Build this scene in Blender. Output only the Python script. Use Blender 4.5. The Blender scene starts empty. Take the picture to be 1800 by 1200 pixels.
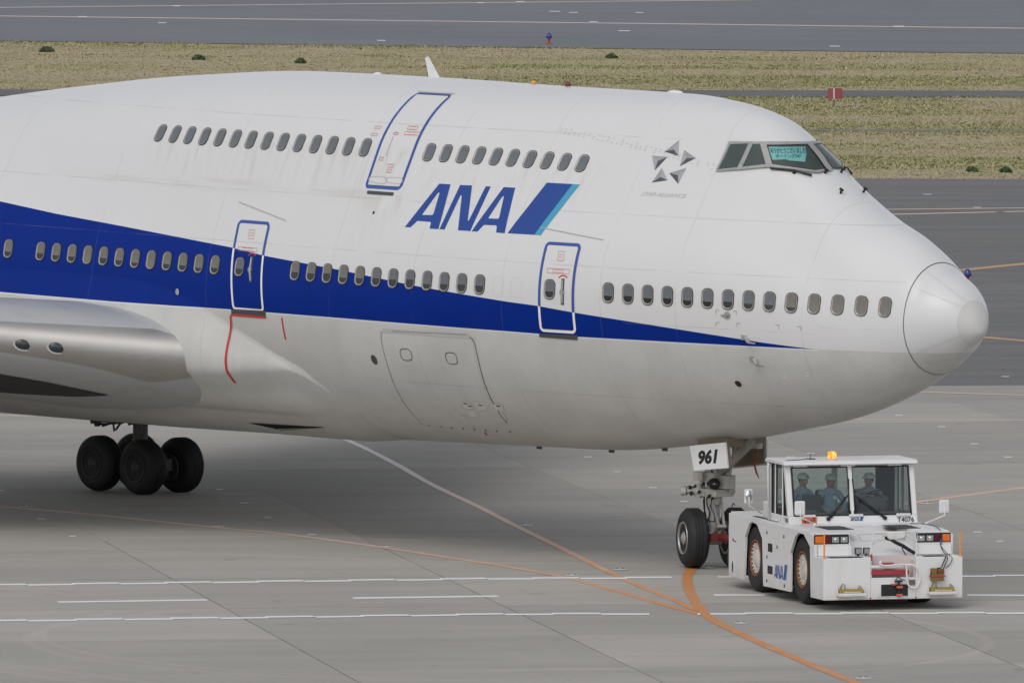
import bpy, bmesh, math, random
import numpy as np
from mathutils import Vector, Matrix, Euler

random.seed(7)
RNG = np.random.default_rng(11)
SC = bpy.context.scene
COL = SC.collection
R = math.radians
PI = math.pi

# ------------------------------------------------------------------ camera
cam_d = bpy.data.cameras.new('camera')
cam = bpy.data.objects.new('camera', cam_d)
COL.objects.link(cam)
cam_d.sensor_width = 36.0
cam_d.lens = 435.22
cam_d.clip_start = 5.0
cam_d.clip_end = 6000.0
AZ, PT, RO = 2.3874587, 0.0597058, 0.0034209
_d = Vector((math.cos(AZ)*math.cos(PT), math.sin(AZ)*math.cos(PT), -math.sin(PT)))
_r = Vector((math.sin(AZ), -math.cos(AZ), 0.0))
_u = _r.cross(_d)
_r2 = math.cos(RO)*_r + math.sin(RO)*_u
_u2 = -math.sin(RO)*_r + math.cos(RO)*_u
_m = Matrix((_r2, _u2, -_d)).transposed().to_4x4()
_m.translation = Vector((175.965, -178.279, 19.974))
cam.matrix_world = _m
SC.camera = cam

# ------------------------------------------------------------------ light: hazy late afternoon, thin overcast
SUN_EL, SUN_AZ = R(47.0), R(-61.0)
W = bpy.data.worlds.new('World'); SC.world = W
W.use_nodes = True
_nt = W.node_tree; _nt.nodes.clear()
_sky = _nt.nodes.new('ShaderNodeTexSky'); _sky.sky_type = 'NISHITA'
_sky.sun_disc = False; _sky.sun_elevation = SUN_EL
_sky.sun_rotation = PI/2 - SUN_AZ
_sky.dust_density = 2.2; _sky.air_density = 1.0; _sky.ozone_density = 1.0
_hs = _nt.nodes.new('ShaderNodeHueSaturation'); _hs.inputs['Saturation'].default_value = 0.30
_bg = _nt.nodes.new('ShaderNodeBackground'); _bg.inputs['Strength'].default_value = 0.138
_wo = _nt.nodes.new('ShaderNodeOutputWorld')
_nt.links.new(_sky.outputs[0], _hs.inputs['Color'])
_nt.links.new(_hs.outputs[0], _bg.inputs[0]); _nt.links.new(_bg.outputs[0], _wo.inputs[0])
sun_d = bpy.data.lights.new('sun', 'SUN'); sun_d.energy = 0.38; sun_d.angle = R(30.0)
sun_d.color = (1.0, 0.93, 0.84)
sun = bpy.data.objects.new('sun', sun_d); COL.objects.link(sun)
sun.location = (30, -60, 60)
_sd = Vector((math.cos(SUN_AZ)*math.cos(SUN_EL), math.sin(SUN_AZ)*math.cos(SUN_EL), math.sin(SUN_EL)))
sun.rotation_euler = _sd.to_track_quat('Z', 'Y').to_euler()
SC.view_settings.view_transform = 'Standard'
SC.view_settings.look = 'None'
SC.view_settings.exposure = 0.13
SC.view_settings.gamma = 1.0
SC.view_settings.use_curve_mapping = False
SC.render.engine = 'CYCLES'
SC.cycles.max_bounces = 6
SC.cycles.use_denoising = True

# ------------------------------------------------------------------ node helpers
class NT:
    def __init__(s, name):
        s.m = bpy.data.materials.new(name); s.m.use_nodes = True
        s.t = s.m.node_tree; s.n = s.t.nodes; s.l = s.t.links
        s.b = s.n['Principled BSDF']; s.out = s.n['Material Output']
        s._tc = None
    def node(s, typ, **kw):
        n = s.n.new(typ)
        for k, v in kw.items(): setattr(n, k, v)
        return n
    def put(s, sock, v):
        if hasattr(v, 'is_output'): s.l.new(v, sock)
        elif v is not None: sock.default_value = v
    def coord(s, kind='Object'):
        if s._tc is None: s._tc = s.node('ShaderNodeTexCoord')
        return s._tc.outputs[kind]
    def math(s, op, a, b=None, c=None, clamp=False):
        n = s.node('ShaderNodeMath', operation=op); n.use_clamp = clamp
        s.put(n.inputs[0], a); s.put(n.inputs[1], b)
        if c is not None: s.put(n.inputs[2], c)
        return n.outputs[0]
    def mix(s, f, a, b, typ='MIX'):
        n = s.node('ShaderNodeMix', data_type='RGBA', blend_type=typ)
        s.put(n.inputs[0], f)
        s.put(n.inputs[6], (*a, 1) if isinstance(a, tuple) and len(a) == 3 else a)
        s.put(n.inputs[7], (*b, 1) if isinstance(b, tuple) and len(b) == 3 else b)
        return n.outputs[2]
    def noise(s, vec, scale, detail=4.0, rough=0.55, sc3=None):
        if sc3 is not None:
            mp = s.node('ShaderNodeMapping'); s.put(mp.inputs[0], vec); mp.inputs['Scale'].default_value = sc3
            vec = mp.outputs[0]
        n = s.node('ShaderNodeTexNoise'); s.put(n.inputs['Vector'], vec)
        n.inputs['Scale'].default_value = scale; n.inputs['Detail'].default_value = detail; n.inputs['Roughness'].default_value = rough
        return n.outputs[0]
    def ramp(s, f, p0, p1):
        n = s.node('ShaderNodeMapRange', interpolation_type='SMOOTHSTEP'); s.put(n.inputs[0], f)
        n.inputs[1].default_value = p0; n.inputs[2].default_value = p1
        return n.outputs[0]
    def sep(s, vec):
        n = s.node('ShaderNodeSeparateXYZ'); s.put(n.inputs[0], vec); return n.outputs
    def bump(s, h, strength, dist):
        n = s.node('ShaderNodeBump'); n.inputs['Strength'].default_value = strength; n.inputs['Distance'].default_value = dist
        s.put(n.inputs['Height'], h); s.l.new(n.outputs[0], s.b.inputs['Normal'])
    def base(s, c): s.put(s.b.inputs['Base Color'], (*c, 1) if isinstance(c, tuple) and len(c) == 3 else c)
    def set(s, **kw):
        for k, v in kw.items(): s.put(s.b.inputs[k.replace('_', ' ')], v)

MATS = {}
def plain(name, col, rough=0.5, metal=0.0, var=0.12, scale=3.0, bump=0.0, dirt=None, dscale=1.5, damt=0.35, coat=0.0, bscale=None):
    """paint, rubber, metal ... with tone variation and optional grime"""
    if name in MATS: return MATS[name]
    t = NT(name); v = t.coord()
    n = t.noise(v, scale, 5)
    c = t.mix(n, tuple(x*(1-var) for x in col), tuple(min(1, x*(1+var)) for x in col))
    if dirt:
        d = t.ramp(t.noise(v, dscale, 7, 0.65), 0.48, 0.75)
        c = t.mix(t.math('MULTIPLY', d, damt), c, dirt)
    t.base(c); t.set(Metallic=metal, Coat_Weight=coat)
    t.put(t.b.inputs['Roughness'], t.math('MULTIPLY_ADD', n, 0.14, rough-0.07))
    if bump: t.bump(t.noise(v, bscale or scale*6, 4), bump, 0.02)
    MATS[name] = t.m
    return t.m

# ------------------------------------------------------------------ mesh helpers
def link(o, parent=None):
    COL.objects.link(o)
    if parent is not None: o.parent = parent
    return o
def mobj(name, verts, faces, mat, parent=None, smooth=False, angle=None, mi=None):
    me = bpy.data.meshes.new(name); me.from_pydata([tuple(v) for v in verts], [], [tuple(f) for f in faces])
    ms = mat if isinstance(mat, (list, tuple)) else [mat]
    for m in ms: me.materials.append(m)
    if mi is not None: me.polygons.foreach_set('material_index', mi)
    if smooth or angle:
        me.polygons.foreach_set('use_smooth', [True]*len(me.polygons))
        if angle: me.set_sharp_from_angle(angle=R(angle))
    me.update()
    return link(bpy.data.objects.new(name, me), parent)
def bmobj(name, bm, mat, parent=None, smooth=False, angle=None):
    me = bpy.data.meshes.new(name); bm.to_mesh(me); bm.free()
    ms = mat if isinstance(mat, (list, tuple)) else [mat]
    for m in ms: me.materials.append(m)
    if smooth or angle:
        me.polygons.foreach_set('use_smooth', [True]*len(me.polygons))
        if angle: me.set_sharp_from_angle(angle=R(angle))
    me.update()
    return link(bpy.data.objects.new(name, me), parent)
def thing(name, label, cat, loc=(0, 0, 0), rz=0.0, group=None):
    o = bpy.data.objects.new(name, None); COL.objects.link(o)
    o.location = loc; o.rotation_euler = (0, 0, rz); o.empty_display_size = 0.3
    return tag(o, label, cat, group)
def tag(o, label, cat, group=None):
    o['label'] = label; o['category'] = cat
    if group: o['group'] = group
    return o
def struct(o): o['kind'] = 'structure'; return o
def stuff(o): o['kind'] = 'stuff'; return o

class MB:
    """collects simple solids, then links them as one mesh"""
    def __init__(s): s.v = []; s.f = []; s.mi = []; s.cur = 0
    def m(s, i): s.cur = i; return s
    def add(s, v, f):
        o = len(s.v); s.v += [tuple(x) for x in v]
        for q in f: s.f.append(tuple(i+o for i in q)); s.mi.append(s.cur)
        return s
    def box(s, x0, x1, y0, y1, z0, z1):
        v = [(x, y, z) for z in (z0, z1) for y in (y0, y1) for x in (x0, x1)]
        return s.add(v, [(0, 2, 3, 1), (4, 5, 7, 6), (0, 1, 5, 4), (2, 6, 7, 3), (0, 4, 6, 2), (1, 3, 7, 5)])
    def bar(s, a, b, w, h, up=(0, 0, 1)):
        a = Vector(a); b = Vector(b); d = (b-a).normalized(); u = Vector(up)
        if abs(d.dot(u)) > .98: u = Vector((1, 0, 0))
        r = d.cross(u).normalized(); u = r.cross(d)
        v = [p + r*(i*w/2) + u*(j*h/2) for p in (a, b) for i, j in ((-1, -1), (1, -1), (1, 1), (-1, 1))]
        return s.add(v, [(3, 2, 1, 0), (4, 5, 6, 7), (0, 1, 5, 4), (1, 2, 6, 5), (2, 3, 7, 6), (3, 0, 4, 7)])
    def cyl(s, a, b, r0, r1=None, n=16, caps=True):
        a = Vector(a); b = Vector(b); r1 = r0 if r1 is None else r1
        d = (b-a).normalized(); u = Vector((0, 0, 1)) if abs(d.z) < .95 else Vector((1, 0, 0))
        x = d.cross(u).normalized(); y = d.cross(x)
        v = []; f = []
        for p, rr in ((a, r0), (b, r1)):
            for i in range(n): t = 2*PI*i/n; v.append(p + x*(rr*math.cos(t)) + y*(rr*math.sin(t)))
        for i in range(n): j = (i+1) % n; f.append((i, i+n, j+n, j))
        if caps: f.append(tuple(range(n))); f.append(tuple(reversed(range(n, 2*n))))
        return s.add(v, f)
    def tube(s, pts, r, n=8):
        pts = [Vector(p) for p in pts]; v = []; f = []; prev = None
        for i, p in enumerate(pts):
            d = (pts[min(i+1, len(pts)-1)] - pts[max(i-1, 0)]).normalized()
            if prev is None:
                u = Vector((0, 0, 1)) if abs(d.z) < .9 else Vector((1, 0, 0)); x = d.cross(u).normalized()
            else: x = (prev - d*prev.dot(d)).normalized()
            prev = x; y = d.cross(x); rr = r[i] if isinstance(r, (list, tuple)) else r
            for k in range(n): t = 2*PI*k/n; v.append(p + x*(rr*math.cos(t)) + y*(rr*math.sin(t)))
        for i in range(len(pts)-1):
            for k in range(n): j = (k+1) % n; f.append((i*n+k, i*n+j, (i+1)*n+j, (i+1)*n+k))
        f.append(tuple(reversed(range(n)))); f.append(tuple(range((len(pts)-1)*n, len(pts)*n)))
        return s.add(v, f)
    def lathe(s, o, axis, prof, n=32):
        """prof: (distance along axis, radius)"""
        o = Vector(o); d = Vector(axis).normalized(); u = Vector((0, 0, 1)) if abs(d.z) < .95 else Vector((1, 0, 0))
        x = d.cross(u).normalized(); y = d.cross(x); v = []; f = []
        for h, r in prof:
            for k in range(n): t = 2*PI*k/n; v.append(o + d*h + x*(r*math.cos(t)) + y*(r*math.sin(t)))
        for i in range(len(prof)-1):
            for k in range(n): j = (k+1) % n; f.append((i*n+k, (i+1)*n+k, (i+1)*n+j, i*n+j))
        if prof[0][1] > 1e-4: f.append(tuple(range(n)))
        if prof[-1][1] > 1e-4: f.append(tuple(reversed(range((len(prof)-1)*n, len(prof)*n))))
        return s.add(v, f)
    def prism(s, poly, axis, a, b):
        """poly in the two other axes, extruded along axis from a to b"""
        n = len(poly)
        def P(q, h):
            if axis == 'y': return (q[0], h, q[1])
            if axis == 'x': return (h, q[0], q[1])
            return (q[0], q[1], h)
        v = [P(q, a) for q in poly] + [P(q, b) for q in poly]
        bm = bmesh.new(); bv = [bm.verts.new(q) for q in v]
        bm.faces.new(bv[:n]); bm.faces.new(bv[n:])
        for i in range(n): j = (i+1) % n; bm.faces.new((bv[i], bv[j], bv[n+j], bv[n+i]))
        bmesh.ops.recalc_face_normals(bm, faces=bm.faces)
        bmesh.ops.triangulate(bm, faces=[q for q in bm.faces if len(q.verts) > 4], ngon_method='EAR_CLIP')
        bm.verts.index_update()
        s.add([q.co for q in bm.verts], [tuple(x.index for x in q.verts) for q in bm.faces]); bm.free()
        return s
    def ell(s, c, rx, ry, rz, n=12, m=8):
        v = []; f = []
        for i in range(m+1):
            a = -PI/2 + PI*i/m
            for k in range(n): t = 2*PI*k/n; v.append((c[0]+rx*math.cos(a)*math.cos(t), c[1]+ry*math.cos(a)*math.sin(t), c[2]+rz*math.sin(a)))
        for i in range(m):
            for k in range(n): j = (k+1) % n; f.append((i*n+k, i*n+j, (i+1)*n+j, (i+1)*n+k))
        return s.add(v, f)
    def build(s, name, mat, parent=None, smooth=False, angle=None, bevel=0.0, seg=2):
        o = mobj(name, s.v, s.f, mat, parent, smooth, angle, s.mi if isinstance(mat, (list, tuple)) else None)
        if bevel:
            b = o.modifiers.new('bevel', 'BEVEL'); b.width = bevel; b.segments = seg; b.limit_method = 'ANGLE'; b.angle_limit = R(35)
            b.harden_normals = False
        return o

def text_mesh(body, size=1.0, shear=0.0, bold=0.0, space=1.0):
    """flat lettering: returns a bmesh of triangles in the text plane"""
    cu = bpy.data.curves.new('lettering', 'FONT'); cu.body = body; cu.size = size; cu.shear = shear
    cu.offset = bold; cu.space_character = space; cu.resolution_u = 3
    ob = bpy.data.objects.new('lettering', cu); COL.objects.link(ob)
    bpy.context.view_layer.update()
    me = bpy.data.meshes.new_from_object(ob.evaluated_get(bpy.context.evaluated_depsgraph_get()))
    bpy.data.objects.remove(ob); bpy.data.curves.remove(cu)
    bm = bmesh.new(); bm.from_mesh(me); bpy.data.meshes.remove(me)
    bmesh.ops.triangulate(bm, faces=bm.faces)
    return bm
def fit_bm(bm, x0, x1, z0, z1):
    xs = [v.co.x for v in bm.verts]; ys = [v.co.y for v in bm.verts]
    a, b, c, d = min(xs), max(xs), min(ys), max(ys)
    for v in bm.verts: v.co.x = x0 + (v.co.x-a)/(b-a)*(x1-x0); v.co.y = z0 + (v.co.y-c)/(d-c)*(z1-z0)
def poly_bm(outer, holes=()):
    bm = bmesh.new(); es = []
    for loop in [outer, *holes]:
        vs = [bm.verts.new((p[0], p[1], 0)) for p in loop]
        es += [bm.edges.new((vs[i], vs[(i+1) % len(vs)])) for i in range(len(vs))]
    bmesh.ops.triangle_fill(bm, use_beauty=True, use_dissolve=False, edges=es)
    return bm
def flat(name, bm, f, mat, parent, thick=0.004):
    """flat lettering or emblem placed by f(u,v,h)->xyz as a thin solid"""
    vs = [v.co.copy() for v in bm.verts]; fs = [[v.index for v in q.verts] for q in bm.faces]
    bm.verts.ensure_lookup_table(); bm.verts.index_update(); fs = [[v.index for v in q.verts] for q in bm.faces]
    bnd = [[v.index for v in e.verts] for e in bm.edges if len(e.link_faces) == 1]
    n = len(vs); V = [f(v.x, v.y, thick) for v in vs] + [f(v.x, v.y, 0.0) for v in vs]
    F = fs + [[a, b, b+n, a+n] for a, b in bnd]
    bm.free()
    o = mobj(name, V, F, mat, parent)
    b2 = bmesh.new(); b2.from_mesh(o.data); bmesh.ops.recalc_face_normals(b2, faces=b2.faces); b2.to_mesh(o.data); b2.free()
    return o
def smooth_loop(pts, n=72, closed=True):
    """Catmull-Rom through pts"""
    P = np.array(pts, float); m = len(P); out = []
    seg = m if closed else m-1; per = max(2, n//seg)
    for i in range(seg):
        p0, p1, p2, p3 = (P[(i-1) % m], P[i], P[(i+1) % m], P[(i+2) % m]) if closed else (P[max(i-1, 0)], P[i], P[i+1], P[min(i+2, m-1)])
        for k in range(per):
            t = k/per
            out.append(.5*((2*p1)+(-p0+p2)*t+(2*p0-5*p1+4*p2-p3)*t*t+(-p0+3*p1-3*p2+p3)*t**3))
    if not closed: out.append(P[-1])
    return [tuple(q) for q in out]
def round_rect(w, h, r, n=5):
    o = []
    for cx, cy, a0 in ((w/2-r, h/2-r, 0), (-w/2+r, h/2-r, PI/2), (-w/2+r, -h/2+r, PI), (w/2-r, -h/2+r, 1.5*PI)):
        for k in range(n+1): a = a0 + PI/2*k/n; o.append((cx+r*math.cos(a), cy+r*math.sin(a)))
    return o
def inset(pts, d):
    P = np.array(pts, float); t = np.roll(P, -1, 0)-np.roll(P, 1, 0); t /= np.linalg.norm(t, axis=1)[:, None]+1e-9
    n = np.stack([-t[:, 1], t[:, 0]], -1)
    area = 0.5*np.sum(P[:, 0]*np.roll(P[:, 1], -1)-np.roll(P[:, 0], -1)*P[:, 1])
    return [tuple(q) for q in P + n*d*(1 if area > 0 else -1)]

# ====================================================================================== ground materials
def m_concrete():
    t = NT('concrete'); v = t.coord('Object'); g = t.node('ShaderNodeNewGeometry').outputs['Position']
    oi = t.node('ShaderNodeObjectInfo').outputs['Random']
    mp = t.node('ShaderNodeMapping'); t.put(mp.inputs[0], g); mp.inputs['Rotation'].default_value = (0, 0, R(-56.5)); gv = mp.outputs[0]
    big = t.noise(gv, .11, 5, .6); streak = t.noise(gv, 1.0, 6, .6, (.10, .8, 1)); fine = t.noise(g, 9, 6, .7); grit = t.noise(g, 42, 3, .7)
    c = t.mix(t.ramp(big, .3, .72), (.345, .325, .292), (.412, .386, .347))
    c = t.mix(t.math('MULTIPLY', t.ramp(streak, .42, .72), .48), c, (.27, .255, .235))
    c = t.mix(t.math('MULTIPLY', t.ramp(fine, .35, .75), .25), c, (.47, .445, .41))
    c = t.mix(t.math('MULTIPLY', t.ramp(grit, .5, .7), .22), c, (.17, .163, .153))
    spot = t.ramp(t.noise(g, .9, 3, .5), .66, .72); c = t.mix(t.math('MULTIPLY', spot, .30), c, (.16, .15, .14))
    pt = t.ramp(t.noise(gv, .35, 2, .4, (.5, 1, 1)), .56, .60); c = t.mix(t.math('MULTIPLY', pt, .10), c, (.27, .255, .24))
    # faint rubber arcs left by turning wheels
    s = t.sep(g)
    for (cx, cy, r0, w) in ((2.55, -15.44, 9.25, .09), (2.7, -13.53, 10.52, .07), (14.0, 60.0, 88.35, .10), (14.0, 60.0, 87.4, .09), (-30, 25, 33.0, .15), (-30, 25, 27.6, .12)):
        dx = t.math('SUBTRACT', s[0], cx); dy = t.math('SUBTRACT', s[1], cy)
        d = t.math('SQRT', t.math('ADD', t.math('MULTIPLY', dx, dx), t.math('MULTIPLY', dy, dy)))
        k = t.ramp(t.math('ABSOLUTE', t.math('SUBTRACT', d, r0)), w*1.8, w*.5)
        c = t.mix(t.math('MULTIPLY', t.math('MULTIPLY', k, t.ramp(streak, .30, .6)), .42), c, (.47, .42, .375))
    hv = t.node('ShaderNodeHueSaturation'); t.put(hv.inputs['Color'], c); t.put(hv.inputs['Value'], t.math('MULTIPLY_ADD', oi, .20, .90))
    t.base(hv.outputs[0]); t.set(Roughness=.86); t.bump(fine, .25, .012)
    return t.m
def m_asphalt(name, a, b, sc=(.05, .6, 1), rot=-47):
    t = NT(name); g = t.node('ShaderNodeNewGeometry').outputs['Position']
    mp = t.node('ShaderNodeMapping'); t.put(mp.inputs[0], g); mp.inputs['Rotation'].default_value = (0, 0, R(rot)); gv = mp.outputs[0]
    st = t.noise(gv, 1.0, 6, .6, sc); big = t.noise(gv, .05, 4); fine = t.noise(g, 6, 5, .75); cr = t.noise(gv, .7, 8, .7, (.25, 1, 1))
    c = t.mix(t.ramp(st, .3, .7), a, b)
    c = t.mix(t.math('MULTIPLY', t.ramp(big, .35, .7), .4), c, tuple(x*.82 for x in a))
    c = t.mix(t.math('MULTIPLY', t.ramp(fine, .45, .75), .3), c, tuple(x*1.5 for x in b))
    c = t.mix(t.math('MULTIPLY', t.ramp(t.math('ABSOLUTE', t.math('SUBTRACT', cr, .5)), .012, .0), .45), c, tuple(x*.45 for x in a))
    t.base(c); t.set(Roughness=.88); t.bump(fine, .3, .02)
    return t.m
def m_line(name, fresh, worn_sheen, thr=.5, cover=.25):
    t = NT(name); g = t.node('ShaderNodeNewGeometry').outputs['Position']
    a = t.node('ShaderNodeAttribute', attribute_name='wear_sheen').outputs['Fac']
    n = t.noise(g, 1.3, 7, .65); f = t.noise(g, 11, 5, .7)
    c = t.mix(t.math('ADD', a, t.math('MULTIPLY', t.math('SUBTRACT', n, .5), .7), clamp=True), fresh, worn_sheen)
    c = t.mix(t.math('MULTIPLY', t.ramp(f, .52, .72), cover), c, (.17, .16, .15))
    t.base(c); t.set(Roughness=.55); return t.m
def m_grass(name, seed=0.0):
    t = NT(name); g = t.node('ShaderNodeNewGeometry').outputs['Position']
    mp = t.node('ShaderNodeMapping'); t.put(mp.inputs[0], g); mp.inputs['Rotation'].default_value = (0, 0, R(-47)); mp.inputs['Location'].default_value = (seed, seed, 0); gv = mp.outputs[0]
    p = t.noise(gv, 1.0, 6, .62, (.10, .17, 1)); q = t.noise(gv, 1.0, 6, .65, (.45, .5, 1)); f = t.noise(g, 3.5, 6, .75)
    k = t.ramp(t.math('ADD', t.math('MULTIPLY', p, .65), t.math('MULTIPLY', q, .35)), .44, .60)
    c = t.mix(k, (.43, .355, .22), (.31, .295, .135))
    c = t.mix(t.math('MULTIPLY', t.ramp(f, .38, .7), .45), c, (.48, .395, .25))
    c = t.mix(t.math('MULTIPLY', t.ramp(f, .5, .28), .5), c, (.22, .19, .095))
    t.base(c); t.set(Roughness=.95); t.bump(f, .8, .15)
    return t.m
M_CONC = m_concrete()
M_TAXI = m_asphalt('taxiway_asphalt', (.130, .128, .129), (.172, .169, .169))
M_RUN = m_asphalt('runway_asphalt', (.150, .160, .175), (.182, .191, .205))
M_PATH = m_asphalt('path_asphalt', (.115, .115, .122), (.145, .144, .150))
M_GRASS = m_grass('airfield_grass'); M_GRASS2 = m_grass('airfield_grass_near', 31.0)
M_JOINT = plain('joint_filler', (.035, .034, .033), .9)
M_ORANGE = m_line('orange_line_paint', (.60, .245, .075), (.84, .76, .71))  # second, pale colour serves both faded paint and a painted sky sheen
M_PINK = m_line('faded_line_paint', (.60, .40, .27), (.66, .54, .46))
M_AMBER = m_line('amber_line_paint', (.50, .27, .09), (.45, .30, .16))
M_WHITE_L = m_line('white_line_paint', (.88, .88, .88), (.74, .74, .73), cover=.12)

# ====================================================================================== aircraft body shape (metres aft of nose, height)
KX = np.array([0.0,-0.15,-0.4,-0.8,-1.3,-2.0,-3.0,-4.0,-5.0,-6.0,-7.2,-8.6,-10.2,-12.5,-16.0,-20.0,-24.0,-28.0,-33.0,-40.0])
PAR = np.array([[0.0,0.335,0.608,0.899,1.102,1.309,1.649,1.93,2.141,2.339,2.544,2.762,2.984,3.2,3.303,3.282,3.252,3.239,3.24,3.253],[5.47,5.587,5.672,5.658,5.586,5.52,5.575,5.683,5.786,5.857,5.869,5.8,5.685,5.539,5.383,5.31,5.291,5.294,5.3,5.303],[0.996,0.99,0.983,0.99,1.028,1.099,1.145,1.188,1.217,1.23,1.206,1.163,1.095,1.0,0.95,0.947,0.968,0.984,0.992,0.994],[0.0,0.425,0.691,0.96,1.177,1.341,1.379,1.261,1.104,1.022,1.073,1.29,1.622,2.056,2.475,2.602,2.524,2.428,2.37,2.395],[5.47,5.555,5.92,6.409,6.9,7.322,7.712,8.274,8.971,9.56,9.812,9.918,9.923,9.919,9.939,9.913,9.668,9.236,8.568,7.751]])
SK = np.sqrt(-KX)
PITCH = 0.010849
ROOTZ = -0.21698
def pchip(xk, yk, x):
    h = np.diff(xk); d = np.diff(yk)/h; m = np.zeros_like(yk); w1 = 2*h[1:]+h[:-1]; w2 = h[1:]+2*h[:-1]
    ok = d[1:]*d[:-1] > 0
    with np.errstate(all='ignore'): mm = (w1+w2)/(w1/d[:-1]+w2/d[1:])
    m[1:-1] = np.where(ok, mm, 0); m[0] = d[0]; m[-1] = d[-1]
    i = np.clip(np.searchsorted(xk, x)-1, 0, len(xk)-2); t = (x-xk[i])/h[i]
    return (2*t**3-3*t**2+1)*yk[i]+(t**3-2*t**2+t)*h[i]*m[i]+(-2*t**3+3*t**2)*yk[i+1]+(t**3-t**2)*h[i]*m[i+1]
def prof(x):
    s = np.sqrt(np.clip(-np.asarray(x, float), 0, 40)); return [pchip(SK, PAR[i], s) for i in range(5)]
def blend(x): q = min(1.0, max(0.0, (-x-1.7)/2.5)); return 1-q*q*(3-2*q)
def section(Rr, zc, e, ru, zt, t, b=0.0):
    H = section0(Rr, zc, e, ru, zt, t)
    if b <= 0: return H
    th = -PI/2+t*PI; up = max(zt, zc+Rr)-zc
    return (1-b)*H + b*np.stack([Rr*np.cos(th), np.where(th < 0, zc+e*Rr*np.sin(th), zc+up*np.sin(th))], -1)
def section0(Rr, zc, e, ru, zt, t):
    """right half section, keel to crown: hull of the main lobe and the upper lobe"""
    zu = zt-ru; dz = zu-zc
    if dz <= Rr-ru+1e-9:
        th = -PI/2+t*PI
        return np.stack([Rr*np.cos(th), np.where(th < 0, zc+e*Rr*np.sin(th), zc+Rr*np.sin(th))], -1)
    a_ = math.asin(max(-1, min(1, (Rr-ru)/dz))); L = math.sqrt(max(dz*dz-(Rr-ru)**2, 0))
    a = Rr*(a_+PI/2); b = a+L; c = b+ru*(PI/2-a_); q = t*c
    th = -PI/2+q/max(Rr, 1e-6)
    out = np.stack([Rr*np.cos(th), np.where(th < 0, zc+e*Rr*np.sin(th), zc+Rr*np.sin(th))], -1)
    p0 = np.array([Rr*math.cos(a_), zc+Rr*math.sin(a_)]); p1 = np.array([ru*math.cos(a_), zu+ru*math.sin(a_)])
    f = ((q-a)/max(L, 1e-9))[:, None]; out = np.where(((q > a) & (q <= b))[:, None], p0+(p1-p0)*f, out)
    th = a_+(q-b)/max(ru, 1e-6)
    return np.where((q > b)[:, None], np.stack([ru*np.cos(th), zu+ru*np.sin(th)], -1), out)
# half-width table W[s, z]
TS = np.linspace(0, math.sqrt(40), 900); TZ = np.arange(1.9, 10.1, .01)
_pr = prof(-TS**2); _t = np.linspace(0, 1, 260); WT = np.zeros((len(TS), len(TZ)))
for _i in range(len(TS)):
    _S = section(*[a[_i] for a in _pr], _t, blend(TS[_i]**2*-1)); WT[_i] = np.interp(TZ, np.maximum.accumulate(_S[:, 1]), _S[:, 0], left=0, right=0)
def halfw(x, z):
    s = np.sqrt(np.clip(-np.asarray(x, float), 0, 39.9))/TS[-1]*(len(TS)-1); i = np.minimum(s.astype(int), len(TS)-2); fs = s-i
    q = np.clip((np.asarray(z, float)-TZ[0])/.01, 0, len(TZ)-1.001); j = q.astype(int); fz = q-j
    return (WT[i, j]*(1-fz)+WT[i, j+1]*fz)*(1-fs)+(WT[i+1, j]*(1-fz)+WT[i+1, j+1]*fz)*fs
WTL = WT.tolist(); _NS = len(TS); _NZ = len(TZ)
def hw(x, z):
    s = math.sqrt(min(39.9, max(0.0, -x)))/TS[-1]*(_NS-1); i = min(int(s), _NS-2); fs = s-i
    q = min(max((z-1.9)/.01, 0.0), _NZ-1.001); j = int(q); fz = q-j; a = WTL[i]; b = WTL[i+1]
    return (a[j]*(1-fz)+a[j+1]*fz)*(1-fs)+(b[j]*(1-fz)+b[j+1]*fz)*fs
def nrm(x, z, side=-1, e=.03):
    w = hw
    n = Vector((-(w(x+e, z)-w(x-e, z))/(2*e), side, -(w(x, z+e)-w(x, z-e))/(2*e))); n.normalize(); return n
def skin(x, z, off=0.0, side=-1):
    """a point on the aircraft skin (starboard by default), lifted off along the normal"""
    return Vector((x, side*hw(x, z), z)) + nrm(x, z, side)*off
SEAM = ([-36, -22.5, -20.77, -19.76, -18.78, -17.95, -17.27, -16.76, -16.55], [5.55, 5.55, 5.37, 4.95, 4.55, 4.16, 3.86, 3.42, 2.9])
def sstep(a, b, x): t = np.clip((x-a)/(b-a), 0, 1); return t*t*(3-2*t)
def fair_off(x, z):
    """how far the wing-to-body fairing stands off the hull"""
    x = np.asarray(x, float); z = np.asarray(z, float)
    zs = np.interp(x, SEAM[0], SEAM[1])
    A = .50*sstep(-16.6, -20.4, x)**.8
    up = np.clip((zs-z)/np.maximum(zs-3.85, .15), 0, 1); lo = np.clip((z-2.80)/(1.05), 0, 1)
    lobe = sstep(0, 1, up)*np.where(z > 3.85, 1, 1)*np.where(z < 3.85, lo**.85, 1)
    belly = .10*sstep(-16.6, -18.2, x)*sstep(3.5, 2.9, z)
    return np.where(z < zs, A*lobe + belly + .005, -.02)
def body(x, z, off=0.0):
    f = max(0.0, float(fair_off(x, z))); return skin(x, z, off+f)

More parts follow.
